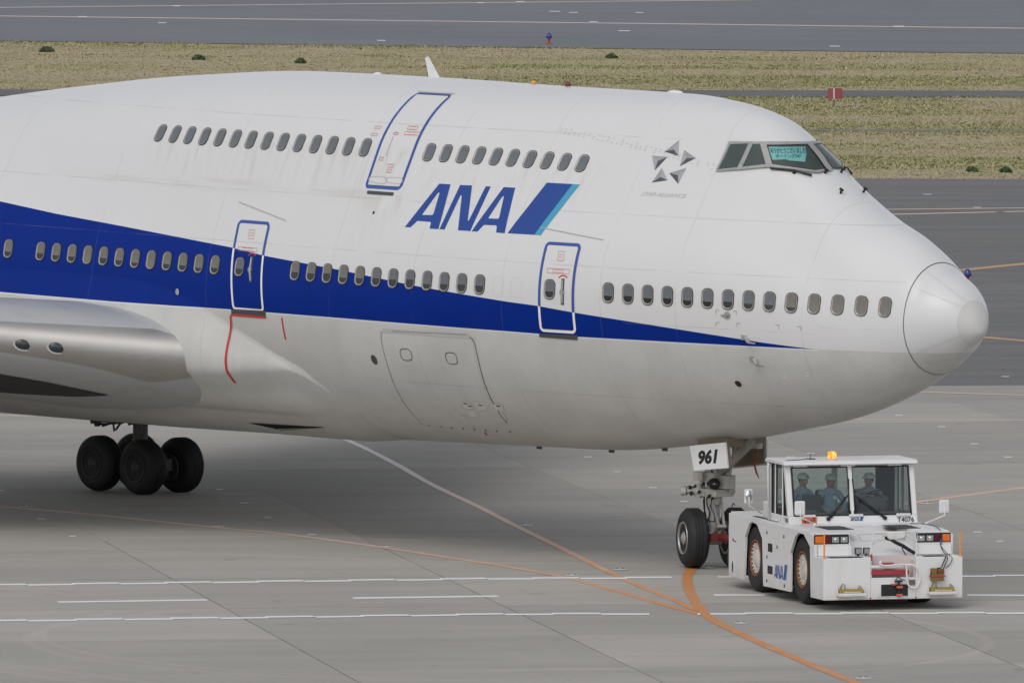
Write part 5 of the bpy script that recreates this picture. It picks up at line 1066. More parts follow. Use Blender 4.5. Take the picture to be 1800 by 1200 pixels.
b = MB(); b.box(-6.2, -2.65, -.62, .62, .35, 1.45); b.box(-2.65, -.44, -.66, .62, .30, .92); b.prism([(-2.62, .92), (-.70, .92), (-2.0, 1.43), (-2.62, 1.44)], 'y', -.69, .64); b.box(-4.0, -2.66, -1.36, 1.36, .30, 1.45); b.box(-6.2, -5.5, -1.36, 1.36, .3, 1.45); b.cyl((-1.77, -1.2, .68), (-1.77, 1.2, .68), .16); b.cyl((-4.93, -1.2, .68), (-4.93, 1.2, .68), .16); b.build('chassis', M_DK, TG)
# fenders, bonnet, bumper
fp = [(-2.60, 1.527), (-1.0, 1.527), (-.66, 1.50), (-.62, 1.27), (-.54, 1.24), (-.50, 1.055), (-.90, 1.055), (-.93, 1.26), (-1.34, 1.465), (-2.60, 1.465)]
fpi = fp[:6]+[(-2.60, 1.055)]
b = MB(); b.prism(fp, 'y', -1.385, -.741); b.prism(fpi, 'y', -.739, -.70); b.build('fender', M_TUG, TG, bevel=.02)
b = MB(); b.prism(fp, 'y', .701, 1.385); b.prism(fpi, 'y', .66, .699); b.build('fender', M_TUG, TG, bevel=.02)
b = MB(); b.prism([(-2.60, 1.50), (-2.0, 1.49), (-.62, 1.10), (-.36, .98), (-.36, .70), (-.42, .70), (-.44, .95), (-.64, 1.06), (-2.0, 1.45), (-2.60, 1.46)], 'y', -.698, .658); bon = b.build('bonnet', M_TUG, TG, bevel=.015)
sl = (1.10-1.49)/(1.38)
def on_bon(x, y, h=.004): return (x, y, 1.49+(x+2.0)*sl+h)
b = MB(); lp = [(-1.27, -.26), (-1.27, .30), (-1.62, .27), (-1.62, -.22)]
for (p, q) in zip(lp, lp[1:]+lp[:1]): b.bar(on_bon(*p), on_bon(*q), .012, .006)
b.build('access_panel_line', plain('seam_grey', (.35, .34, .33), .6), bon)
b = MB(); b.box(-.598, 0, -1.45, -.463, .215, 1.05); b.box(-.598, 0, .472, 1.45, .215, 1.045); b.box(-.598, 0, -.462, .471, .215, .645); bp = b.build('front_bumper', M_TUG, TG, bevel=.014)
b = MB(); b.box(-.36, -.30, -.46, .47, .62, 1.06); b.box(-.30, -.04, -.455, -.43, .65, .98); b.box(-.30, -.04, .44, .465, .65, .98); b.build('winch_recess', plain('recess_pinkish_white', (.62, .55, .54), .5, dirt=(.40, .25, .24), damt=.5), bp)
b = MB(); b.box(-.26, -.02, -.44, .34, .70, .79); b.box(-.20, -.10, -.455, -.40, .80, 1.10); b.box(-.24, -.10, -.15, .05, .86, .93); b.build('red_crossbar', plain('faded_red', (.34, .035, .05), .55), bp, bevel=.008)
b = MB(); b.cyl((-.05, -.46, .86), (-.05, .36, .85), .035, n=14); b.build('tow_bar_rail', M_TUG, bp, angle=40)
b = MB(); b.box(-.004, .014, -.34, .335, .262, .545); b.build('hitch_plate', M_TUG, bp, bevel=.006)
b = MB(); b.box(.0145, .018, -.255, .305, .280, .512); b.build('hitch_pocket', M_BLACK, bp)
b = MB(); b.cyl((.06, .10, .27), (.06, .10, .60), .022, n=10); b.box(.02, .09, .02, .17, .56, .59); b.tube([(.06, .03, .60), (.07, .08, .66), (.07, .15, .61), (.06, .22, .60)], .012, 6); b.build('hitch_pin', M_DK, bp, angle=40)
b = MB(); b.box(.03, .10, .05, .17, .44, .485); b.box(.03, .10, .05, .17, .285, .325); b.box(.03, .085, -.05, .02, .50, .53); b.build('hitch_clip', plain('hitch_red', (.62, .10, .05), .5), bp)
for y in (-.473, .477): b = MB(); b.prism([(y-.03, .255), (y+.03, .255), (y, .215)], 'x', .001, .004); b.build('red_arrow_mark', M_RED, bp)
b = MB(); b.box(-.30, -.02, -1.30, -.62, 1.052, 1.058); b.box(-.30, -.02, .68, 1.12, 1.048, 1.054); b.build('tread_strip', M_DK, bp)
# chock trays
for y0, y1 in ((-1.19, -.62), (.70, 1.27)):
    b = MB(); b.box(0.001, .19, y0, y1, .305, .325); b.box(.17, .19, y0, y1, .325, .365); b.prism([(0.001, .325), (.17, .325), (0.001, .50)], 'y', y0, y0+.014); b.prism([(0.001, .325), (.17, .325), (0.001, .50)], 'y', y1-.014, y1); b.build('chock_tray', M_TUG, bp, bevel=.004)
# marker rods
for y in (-1.43, 1.41): b = MB(); b.cyl((-.03, y, 1.05), (-.03, y, 1.54), .018, n=10); b.cyl((-.03, y, 1.05), (-.03, y, 1.075), .035, n=12); b.build('marker_rod', M_ORG, TG, angle=40)
# headlamp clusters
M_AMB = plain('amber_lens', (.75, .17, .02), .18); M_LENSC = plain('lamp_lens', (.50, .52, .53), .10, metal=.7, var=.35, scale=30); M_REDL = plain('red_lens', (.10, .008, .012), .2)
def lamps(y0, y1, flip):
    b = MB(); b.box(-.645, -.612, y0, y1, 1.285, 1.475); c = b.build('headlamp_cluster', M_BLACK, TG, bevel=.008); w = y1-y0; f = lambda a: y1-a*w if flip else y0+a*w
    for nm, a0, a1, m in (('indicator_lens', .03, .25, M_AMB), ('tail_lens', .33, .47, M_REDL), ('headlamp', .51, .71, M_LENSC), ('headlamp', .76, .96, M_LENSC)):
        ya, yb = sorted((f(a0), f(a1))); zz = (1.305, 1.445) if nm != 'headlamp' else (1.315, 1.425)
        b = MB(); b.box(-.613, -.598, ya, yb, *zz); o = b.build(nm, m, c, bevel=.012)
        if nm == 'headlamp': b = MB(); b.ell((-.600, (ya+yb)/2, 1.37), .012, .035, .04, 10, 6); b.build('bulb', plain('bulb_glint', (.8, .8, .78), .08, metal=.9), o, smooth=True)
lamps(-1.455, -.73, False); lamps(.68, 1.40, True)
for y in (-.585, -.41):
    b = MB(); b.box(-.50, -.44, y-.07, y+.07, 1.085, 1.215); b.bar((-.47, y, 1.0), (-.47, y, 1.09), .04, .03); w = b.build('work_lamp', M_DK, TG, bevel=.01); b = MB(); b.box(-.44, -.434, y-.055, y+.055, 1.10, 1.20); b.build('lens', M_LENSC, w)
# guard hoop with mirror, hoses
M_TUBE = plain('hoop_white', (.66, .65, .63), .45, dirt=(.35, .3, .27), dscale=9)
b = MB(); b.tube([(-.10, -.46, 1.0), (-.16, -.42, 1.20), (-.2, -.385, 1.30), (-.2, -.355, 1.535), (-.2, .575, 1.54), (-.2, .55, 1.325), (-.14, .52, 1.12), (-.10, .47, .95)], .016, 8); b.tube([(-.2, -.385, 1.29), (-.2, -.10, 1.52)], .014, 6); b.tube([(-.2, .55, 1.32), (-.2, .30, 1.51)], .014, 6); b.build('guard_hoop', M_TUBE, TG, smooth=True)
b = MB(); b.prism([(-.08, 1.55), (.30, 1.55), (.31, 1.44), (.24, 1.40), (-.02, 1.385), (-.07, 1.43)], 'x', -.20, -.16); b.build('hood_mirror', M_TUBE, TG, bevel=.02)
b = MB(); b.tube([(-.62, .03, 1.395), (-.55, .13, 1.36), (-.52, .22, 1.30), (-.50, .36, 1.235), (-.46, .50, 1.14), (-.40, .58, 1.09)], .036, 10); b.build('black_hose', M_BLACK, TG, smooth=True)
b = MB(); b.tube([(-.46, .34, 1.26), (-.42, .32, 1.19), (-.40, .38, 1.07), (-.36, .46, 1.02)], .012, 6); b.build('thin_hose', M_BLACK, TG, smooth=True)
b = MB(); b.tube(smooth_loop([(.0, -.25, .99), (.03, -.29, .93), (.03, -.19, .89), (.03, .05, .90), (.03, .24, .90), (.05, .265, .70), (.05, .285, .52), (.05, .36, .45), (.05, .46, .44), (.05, .54, .56), (.05, .54, .70), (.05, .47, .84), (.03, .36, .90), (.0, .22, .88)], 50, False), .017, 8); b.build('white_hose', plain('hose_white', (.72, .71, .69), .5), TG, smooth=True)
b = MB(); b.box(.002, .03, .33, .45, .50, .60); b.ell((.02, .39, .565), .03, .04, .03, 10, 6); b.build('hose_socket', plain('socket_dark', (.14, .11, .09), .6, var=.5, scale=20), bp)
# grilles on the fenders
for y0, y1 in ((-1.0, -.46), (.40, .94)):
    b = MB(); b.box(-2.05, -1.12, y0, y1, 1.526, 1.533)
    g = b.build('vent_grille', M_DK, TG)
    b = MB(); 
    for k in range(9): x = -2.0+k*.1; b.box(x, x+.02, y0+.05, y1-.05, 1.534, 1.540)
    b.box(-1.75, -1.70, y0, y1, 1.534, 1.542); b.build('grille_bar', plain('grille_grey', (.09, .09, .09), .5), g)
# cab
F0, F1 = -2.60, -2.90; CB = -3.92; CW = 1.355; CT = 1.325; Z0, ZB, ZT = 1.525, 1.69, 2.70
b = MB()
b.prism([(F0, Z0), (F0-.045, ZB), (F0-.10, ZB), (F0-.07, Z0)], 'y', -CW, CW)
for s in (-1, 1):
    b.prism([(F0-.046, ZB), (F1, ZT), (F1-.13, ZT), (F0-.17, ZB)], 'y', s*CW, s*(CW-.11))
    b.prism([(-3.02, ZB), (-3.06, ZT), (-3.12, ZT), (-3.10, ZB)], 'y', s*CW, s*(CW-.05)); b.box(-3.60, -3.53, *(sorted((s*CW, s*(CW-.05)))), ZB, ZT)
    b.box(CB, CB+.08, *(sorted((s*CW, s*(CW-.10)))), Z0, ZT); b.box(CB+.08, F0-.08, *(sorted((s*CW, s*(CW-.05)))), Z0, ZB)
b.box(CB, CB+.05, -CW+.1, CW-.1, Z0, 1.80); b.box(CB, CB+.05, -.06, .06, 1.80, ZT); b.box(CB, CB+.06, -CW+.1, CW-.1, 2.58, ZT)
b.prism([(F1+.022, 2.66), (F1, ZT), (F1-.1, ZT), (F1-.08, 2.66)], 'y', -CW+.11, CW-.11)
cabo = b.build('cab', M_TUG, TG, bevel=.012)
b = MB(); b.prism([(-2.74, 2.705), (-2.76, 2.76), (-2.86, 2.79), (-3.98, 2.79), (-4.05, 2.75), (-4.05, 2.705)], 'y', -1.42, 1.40); b.build('cab_roof', M_TUG, TG, bevel=.02)
b = MB(); b.prism([(F0-.035, ZB-.01), (F1+.032, ZT-.03), (F1+.012, ZT-.03), (F0-.055, ZB-.01)], 'y', -.05, .03); b.build('windscreen_post', M_TUG, TG)
def pane(name, y0, y1):
    q = lambda z: F0-.048+(F1-F0+.046)*(z-ZB)/(ZT-ZB)
    z0, z1 = ZB+.015, 2.655
    o = mobj(name, [(q(z0)-.006, y0, z0), (q(z0)-.006, y1, z0), (q(z1)-.006, y1, z1), (q(z1)-.006, y0, z1)], [(0, 1, 2, 3)], M_CABG, TG)
    b = MB(); e = .022
    for (a, c) in (((y0, z0), (y1, z0)), ((y1, z0), (y1, z1)), ((y1, z1), (y0, z1)), ((y0, z1), (y0, z0))): b.bar((q(a[1])+.004, *a), (q(c[1])+.004, *c), e*1.6, .016, up=(1, 0, .25))
    b.build('window_seal', M_BLACK, o); return o
pane('windscreen', -1.225, -.052); pane('windscreen', .032, 1.225)
for s in (-1, 1):
    for (x0, x1, x2, x3) in ((-3.84, -3.60, -3.60, -3.84), (-3.53, -3.10, -3.12, -3.53), (-3.02, -2.78, -3.02, -3.06)):
        o = mobj('side_window', [(x0, s*1.33, ZB+.01), (x1, s*1.33, ZB+.01), (x2, s*1.33, ZT-.02), (x3, s*1.33, ZT-.02)], [(0, 1, 2, 3)], M_CABG, TG)
        b = MB(); P = [(x0, ZB+.01), (x1, ZB+.01), (x2, ZT-.02), (x3, ZT-.02)]
        for a, c in zip(P, P[1:]+P[:1]): b.bar((a[0], s*1.336, a[1]), (c[0], s*1.336, c[1]), .03, .022, up=(0, 1, 0))
        b.build('window_seal', M_BLACK, o)
for y0, y1 in ((-1.25, -.06), (.06, 1.25)): mobj('rear_window', [(CB+.025, y0, 1.80), (CB+.025, y1, 1.80), (CB+.025, y1, 2.58), (CB+.025, y0, 2.58)], [(0, 1, 2, 3)], M_CABG, TG)
b = MB(); b.box(-3.9, -2.72, -1.29, 1.29, 1.20, 1.24); b.box(-2.95, -2.70, -1.29, 1.29, 1.24, 1.74); b.box(-2.99, -2.72, -1.15, -.75, 1.74, 1.80); b.box(-3.85, -3.60, -1.28, 1.28, 1.24, 1.56); b.build('dashboard', M_CABIN, TG, bevel=.03)
b = MB(); b.box(-3.88, -3.80, .86, 1.24, 1.60, 2.66); b.build('cab_locker', plain('locker_black', (.02, .021, .023), .6), TG)
for y in (-.86, -.22, .58): b = MB(); b.box(-3.72, -3.24, y-.24, y+.24, 1.52, 1.62); b.box(-3.82, -3.72, y-.23, y+.23, 1.6, 2.14); b.build('seat', M_SEAT, TG, bevel=.05)
b = MB(); b.box(-3.00, -2.92, -.98, -.56, 1.60, 2.10); b.build('folded_seat', plain('seat_back_grey', (.045, .055, .06), .7), TG, bevel=.05)
sw = Vector((-3.02, .62, 2.08)); sn = Vector((-.45, 0, .9)).normalized(); sx = Vector((0, 1, 0)); sy = sn.cross(sx)
b = MB(); b.tube([sw+sx*(.20*math.cos(a))+sy*(.20*math.sin(a)) for a in np.linspace(0, 2*PI, 33)], .016, 8); b.cyl(sw-sn*.02, sw+sn*.02, .055); b.tube([sw-sx*.19, sw, sw+sx*.19], .014, 6); b.tube([sw, sw-sn*.35], .03, 8); b.build('steering_wheel', M_BLACK, TG, smooth=True)
b = MB(); b.ell((-2.95, .55, 1.86), .10, .28, .20, 16, 8); b.build('instrument_cowl', plain('cowl_grey', (.10, .11, .115), .6), TG, smooth=True)
# wipers, brackets, lettering, plates
q = lambda z: F0-.048+(F1-F0+.046)*(z-ZB)/(ZT-ZB)+.03
for y0, y1 in ((-.53, -.09), (.66, .07)):
    b = MB(); b.tube([(q(1.64), y0, 1.635), (q(1.86), y0+(y1-y0)*.55, 1.87), (q(2.09), y1, 2.09)], [.024, .015, .012], 6); b.tube([(q(1.66), y0+(y1-y0)*.05+.04, 1.645), (q(2.07), y1+.05*(1 if y0 > 0 else -1), 2.07)], .009, 5); b.tube([(q(1.74), y1-.0, 1.74), (q(2.4), y1-.04*(1 if y0 > 0 else -1), 2.42)], .013, 5); b.cyl((q(1.635)-.05, y0, 1.635), (q(1.635)+.02, y0, 1.635), .04); b.build('wiper', M_BLACK, TG, smooth=True)
b = MB()
for y0, y1, z in ((-1.20, -.90, 2.665), (-.20, .10, 2.665), (.79, 1.09, 2.665), (-1.07, -.80, 1.675), (-.09, .20, 1.675), (.905, 1.20, 1.675)): xx = F1+.03 if z > 2 else F0-.02; b.box(xx-.03, xx+.025, y0, y1, z, z+.045)
b.build('window_bracket', M_TUG, TG, bevel=.006)
def cabtext(body, y0, y1, z0, z1, mat, parent, name, shear=0, bold=0.0):
    bm = text_mesh(body, 1, shear, bold); fit_bm(bm, y0, y1, z0, z1); flat(name, bm, lambda u, v, h: (F0-.04*(v-Z0)/(ZB-Z0)+.003+h, u, v), mat, parent, .003)
M_INK = plain('lettering_black', (.02, .02, .022), .5)
cabtext('T4076', .925, 1.275, 1.545, 1.645, M_INK, TG, 'fleet_number', bold=.02)
M_PLO = plain('plate_orange', (.66, .14, .07), .5)
b = MB(); b.box(F0-.030, F0-.001, -1.085, -.775, 1.545, 1.675); pl_ = b.build('number_plate', M_PLO, TG); bm = text_mesh('4047', 1, 0, .02); fit_bm(bm, -1.06, -.80, 1.56, 1.632); flat('plate_lettering', bm, lambda u, v, h: (F0+.001+h, u, v), plain('plate_ink', (.10, .03, .02), .6), pl_, .003)
bm = text_mesh('東京', 1, 0, .01); fit_bm(bm, -.87, -.80, 1.642, 1.664); flat('plate_lettering', bm, lambda u, v, h: (F0+.001+h, u, v), plain('plate_ink', (.10, .03, .02), .6), pl_, .003)
def mini_logo(f, parent):
    xs = [p[0] for k in ('A1', 'S2') for p in LG[k]]; x0, x1 = min(xs), max(xs); zs = [p[1] for p in LG['A1']]; z0, z1 = min(zs), max(zs); N = lambda L: [((p[0]-x0)/(x1-x0), (p[1]-z0)/(z1-z0)) for p in L]
    for k, h in (('A1', ['A1h']), ('N', []), ('A2', ['A2h']), ('S1', []), ('S2', [])): flat('logo_bar' if k[0] == 'S' else 'logo_letter', poly_bm(N(LG[k]), [N(LG[j]) for j in h]), f, M_CYAN if k == 'S2' else M_BLUE, parent, .003)
mini_logo(lambda u, v, h: (F0-.04*(1.58+v*.07-Z0)/(ZB-Z0)+.003+h, -.07+u*.29, 1.583+v*.068), TG)
mini_logo(lambda u, v, h: (-3.29+u*.90, -1.451-h, .42+v*.27), TG)
bm = text_mesh('T4076', 1, 0, .01); fit_bm(bm, -2.90, -2.66, 1.56, 1.65); flat('fleet_number', bm, lambda u, v, h: (u, -CW-.001-h, v), M_INK, TG, .002)
# side details on the starboard flank
b = MB()
for x0, x1, z0, z1 in ((-3.72, -3.42, .915, 1.085), (-3.74, -3.40, .47, .635)): b.box(x0, x1, -1.452, -1.449, z0, z1)
b.build('side_vent', M_BLACK, TG)
b = MB()
for x, z in ((-3.79, 1.29), (-2.65, 1.29), (-3.78, .80), (-3.79, .32), (-2.6, .31), (-3.1, 1.05), (-6.1, .98)): b.cyl((x, -1.455, z), (x, -1.448, z), .035, n=10)
b.box(-6.05, -5.9, -1.454, -1.449, .945, .965); b.ell((-6.13, -1.452, .42), .045, .006, .12, 12, 8); b.build('panel_bolt', M_DK, TG)
b = MB(); b.box(-4.95, -3.95, -1.40, -1.30, 1.536, 1.540); b.build('deck_strip', M_DK, TG)
b = MB(); b.box(-3.35, -3.0, -1.451, -1.4505, 1.21, 1.215); b.box(-3.3, -3.02, -1.451, -1.4505, 1.0, 1.004); b.build('panel_seam', plain('seam_grey', (.35, .34, .33), .6), TG)
b = MB(); b.box(-4.72, -3.95, -1.25, 1.1, 1.536, 1.86); b.box(-4.0, -3.95, -1.36, -1.25, 1.536, 1.80); b.build('engine_cover', M_TUG, TG, bevel=.03)
b = MB(); b.tube([(-3.82, -1.40, 1.54), (-3.84, -1.42, 2.60), (-3.86, -1.40, 2.68), (-3.9, -1.36, 2.70)], .022, 8); b.tube([(-3.95, -1.37, 1.56), (-3.25, -1.39, 1.57)], .018, 6); b.build('grab_rail', M_TUG, TG, smooth=True)
# beacon on the roof
b = MB(); b.lathe((-2.95, -.35, 2.79), (0, 0, 1), [(0, .085), (.03, .085), (.035, .06)], 20); bc = b.build('beacon', plain('beacon_base', (.55, .54, .52), .5), TG, angle=40)
t = NT('lit_amber_beacon'); t.base((.9, .28, .02)); t.set(Roughness=.12, Emission_Strength=.9); g = t.node('ShaderNodeTexNoise'); g.inputs['Scale'].default_value = 16; t.put(g.inputs[0], t.coord()); t.put(t.b.inputs['Emission Color'], t.mix(t.ramp(g.outputs[0], .40, .62), (.85, .16, .01), (1.0, .62, .18)))
b = MB(); b.lathe((-2.95, -.35, 2.822), (0, 0, 1), [(0, .078), (.02, .090), (.10, .090), (.135, .075), (.145, .001)], 12); b.build('beacon_dome', t.m, bc)
b = MB(); b.tube([(-3.3, -.70, 2.79), (-3.3, -.70, 2.90)], .008, 5); b.tube([(-3.3, -.70, 2.80), (-3.1, -1.0, 2.797), (-2.95, -1.3, 2.795), (-2.9, -1.41, 2.77)], .007, 5); b.box(-3.36, -3.2, -.76, -.62, 2.79, 2.805); b.build('roof_aerial', M_DK, TG)
# mirrors
def mirror(c, foot, sx_, sz_, glass=None):
    b = MB(); c = Vector(c); b.box(c.x-.035, c.x+.035, c.y-sx_/2, c.y+sx_/2, c.z-sz_/2, c.z+sz_/2); o = b.build('mirror', M_TUG if not glass else M_TUBE, TG, bevel=.035, seg=3)
    b = MB(); b.tube([c+Vector((.045, .0, .0)), c+Vector((.05, .0, -sz_/2-.03)), Vector(foot)+Vector((0, 0, .02))], .016, 8); b.cyl(Vector(foot)-Vector((0, 0, .03)), Vector(foot)+Vector((0, 0, .03)), .03); b.build('mirror_arm', M_TUG if not glass else M_TUBE, o, smooth=True)
    if glass: g = NT('mirror_glass'); g.base((.75, .77, .78)); g.set(Metallic=1.0, Roughness=.03); b = MB(); b.ell(c+Vector((.030, 0, 0)), .022, sx_*.43, sz_*.44, 16, 10); b.build('mirror_glass', g.m, o, smooth=True)
mirror((-2.2, -1.26, 1.89), (-2.2, -.95, 1.555), .22, .29); mirror((-2.2, 1.775, 1.87), (-2.2, 1.40, 1.53), .215, .28); mirror((-4.3, -1.685, 1.985), (-4.3, -1.38, 1.60), .18, .30, True)
# wheels
for x in (-1.77, -4.93):
    for s in (-1, 1):
        c = Vector((x, s*1.10, .69)); d = Vector((0, s, 0)); r = .69
        b = MB(); b.lathe(c, d, [(-.24, r*.58), (-.26, r*.75), (-.24, r*.9), (-.18, r*.975), (-.14, r), (.14, r), (.18, r*.975), (.245, r*.90), (.265, r*.78), (.262, r*.70), (.25, r*.62), (.235, r*.56), (.15, r*.54)], 56)
        w = b.build('wheel', M_TYRE, TG, angle=32)
        b = MB(); b.lathe(c, d, [(.14, r*.555), (.245, r*.545), (.25, r*.515), (.215, r*.49), (.14, r*.485)], 40); b.build('rim_ring', M_RUST, w, angle=35)
        b = MB(); b.lathe(c, d, [(.12, r*.485), (.19, r*.455), (.215, r*.40), (.225, r*.33), (.21, r*.29), (.235, r*.22), (.25, r*.15), (.25, .001)], 40)
        for k in range(20): a = 2*PI*k/20; e = c+Vector((r*.42*math.cos(a), 0, r*.42*math.sin(a))); b.cyl(e+d*.20, e+d*.232, .022, n=6)
        b.build('hub', M_HUB, w, angle=35)
# loose gear on the front: chocks and a cable
def chock(name, lab, m, parts, loc):
    t = thing(name, lab, 'wheel chock', (0, 0, 0), group='wheel chocks on the tractor front'); t.matrix_world = Matrix.Translation((2.401, -4.828, 0)) @ Matrix.Rotation(R(-27.1), 4, 'Z') @ Matrix.Translation(loc); return t
for y, lab in ((-.905, 'yellow wheel chock lying in the front tray below the left headlamps'), (.995, 'yellow wheel chock lying in the front tray at the right bumper end')):
    t = chock('wheel_chock', lab, None, None, (.09, y, .325)); b = MB(); b.prism([(-.08, 0), (.07, 0), (.05, .09), (-.06, .12)], 'y', -.25, .25); b.build('block', M_YEL, t, bevel=.012)
    b = MB(); b.tube([(-.02, -.12, .10), (-.03, -.12, .20), (-.05, -.16, .22), (-.06, -.22, .10)], .010, 6); b.tube([(-.02, .16, .10), (-.04, .18, .18), (-.05, .23, .13)], .010, 6); b.build('rope', plain('rope_grey', (.22, .21, .19), .9), t, smooth=True)
    b = MB(); b.tube([(.085, -.17, .0), (.085, -.17, .06), (.085, .17, .06), (.085, .17, .0)], .008, 6); b.build('handle', M_TUBE, t, smooth=True)
t = chock('wheel_chock', 'brown chock pair strapped with a red band on the bumper face', None, None, (.0, .90, .57))
b = MB(); b.box(.005, .13, -.13, .12, 0, .14); b.box(.005, .12, -.13, -.02, .145, .25); b.box(.005, .12, .0, .13, .145, .24)
for k in range(5): b.box(.125, .14, .01+k*.024, .022+k*.024, .15, .235)
b.build('block', M_BRN, t, bevel=.012); b = MB(); b.box(.0, .145, -.155, .155, .085, .105); b.build('strap', plain('strap_red', (.50, .02, .03), .6), t, bevel=.004)
b = MB(); b.tube([(.06, -.14, .12), (.08, -.12, .20), (.08, .0, .25), (.07, .08, .26), (.05, .14, .38), (.0, .20, .48)], .012, 6); b.build('handle_cord', M_BLACK, t, smooth=True)
CB_ = thing('trailer_cable', 'thin dark cable hanging from the right fender to the chock pair', 'cable', (2.401, -4.828, 0), R(-27.1))
b = MB(); b.tube(smooth_loop([(-2.0, 1.0, 1.56), (-1.5, 1.15, 1.58), (-.9, 1.22, 1.55), (-.56, 1.19, 1.42), (-.50, 1.15, 1.25), (-.3, 1.14, 1.12), (.02, 1.13, 1.03), (.03, 1.06, .86), (.04, 1.03, .80)], 40, False), .009, 6); b.tube(smooth_loop([(-.45, 1.15, 1.2), (-.2, 1.18, 1.10), (.02, 1.22, 1.02), (.03, 1.18, .90), (.04, 1.08, .82)], 30, False), .008, 6); b.build('cable', M_DK, CB_, smooth=True)
b = MB(); b.cyl((-.54, 1.17, 1.36), (-.50, 1.15, 1.25), .018, n=8); b.build('connector', plain('connector_blue', (.03, .07, .22), .5), CB_)
# tow bar between tractor and nose gear
def tw(x, y, z): p = Matrix.Translation((2.401, -4.828, 0)) @ Matrix.Rotation(R(-27.1), 4, 'Z') @ Vector((x, y, z)); return p
TBR = thing('tow_bar', 'red tow bar linking the nose gear to the tractor rear', 'tow bar', (0, 0, 0)); a = tw(-6.42, 0, .62); c = Vector((-7.25, -.20, .66))
b = MB(); b.cyl(a, c, .085, n=16); b.bar(c+Vector((-.15, -.2, 0)), c+Vector((.1, .3, 0)), .12, .16); b.build('bar', plain('tow_bar_red', (.15, .018, .014), .6, dirt=(.03, .012, .01), dscale=5, damt=.7), TBR, angle=40)
b = MB(); dd = (a-c).normalized(); side = Vector((-dd.y, dd.x, 0)); p = c+dd*1.6
for s in (-1, 1): b.lathe(p+side*(s*.30)+Vector((0, 0, -.40)), side, [(-.07, .10), (-.08, .18), (-.06, .22), (.06, .22), (.08, .18), (.07, .10)], 24)
b.build('wheel', M_TYRE, TBR, angle=35); b = MB(); b.cyl(p-side*.36+Vector((0, 0, -.4)), p+side*.36+Vector((0, 0, -.4)), .04); b.bar(p+Vector((0, 0, -.4)), p, .1, .1); b.build('axle', M_DK, TBR)
b = MB(); bx = tw(-6.75, -.95, .0); b.box(-.30, .30, -.28, .28, .42, .66); o = b.build('rear_step', M_DK, TG, bevel=.01); o.location = (-6.71, -1.02, 0)
b = MB(); b.box(-6.66, -6.42, -1.25, -.75, .22, .40); b.build('rear_hitch', plain('hitch_beige', (.42, .38, .32), .6), TG, bevel=.01)
b = MB(); b.tube([(-6.38, -1.39, 1.50), (-6.38, -1.39, 1.66), (-6.34, -1.37, 1.70), (-6.30, -1.36, 1.66)], .012, 6); b.build('hook', M_DK, TG)

# ====================================================================================== crew in the cab
M_SHIRT = plain('shirt_blue_grey', (.27, .345, .44), .8, var=.15, scale=8, bump=.4); M_SHIRT2 = plain('jacket_grey_blue', (.19, .25, .33), .8, var=.15, scale=8, bump=.4); M_TROU = plain('trousers_navy', (.03, .04, .07), .85); M_FLESH = plain('skin_tone', (.42, .26, .18), .55, var=.08)
M_HELM = plain('helmet_white', (.66, .67, .66), .3); M_HGRN = plain('helmet_green', (.03, .32, .18), .4); M_EYE = plain('eye_dark', (.02, .015, .012), .3); M_HAIR = plain('hair_black', (.015, .013, .012), .7); M_REFL = plain('reflective_band', (.62, .64, .64), .4)
def skin_body(name, joints, bones, root, parent, mats, pick, sub=2):
    me = bpy.data.meshes.new(name); me.from_pydata([j[0] for j in joints], bones, []); o = link(bpy.data.objects.new(name, me))
    sk = o.modifiers.new('skin', 'SKIN'); 
    for i, (p, r) in enumerate(joints):
        d = me.skin_vertices[0].data[i]; d.radius = (r, r) if not isinstance(r, tuple) else r; d.use_root = (i == root)
    sb = o.modifiers.new('sub', 'SUBSURF'); sb.levels = sub; sb.render_levels = sub
    bpy.context.view_layer.update()
    dg = bpy.context.evaluated_depsgraph_get(); m2 = bpy.data.meshes.new_from_object(o.evaluated_get(dg)); bpy.data.objects.remove(o)
    m2.materials.clear()
    for m in mats: m2.materials.append(m)
    for p in m2.polygons: p.material_index = pick(p.center); p.use_smooth = True
    m2.name = name; r = bpy.data.objects.new(name, m2); link(r, parent); return r
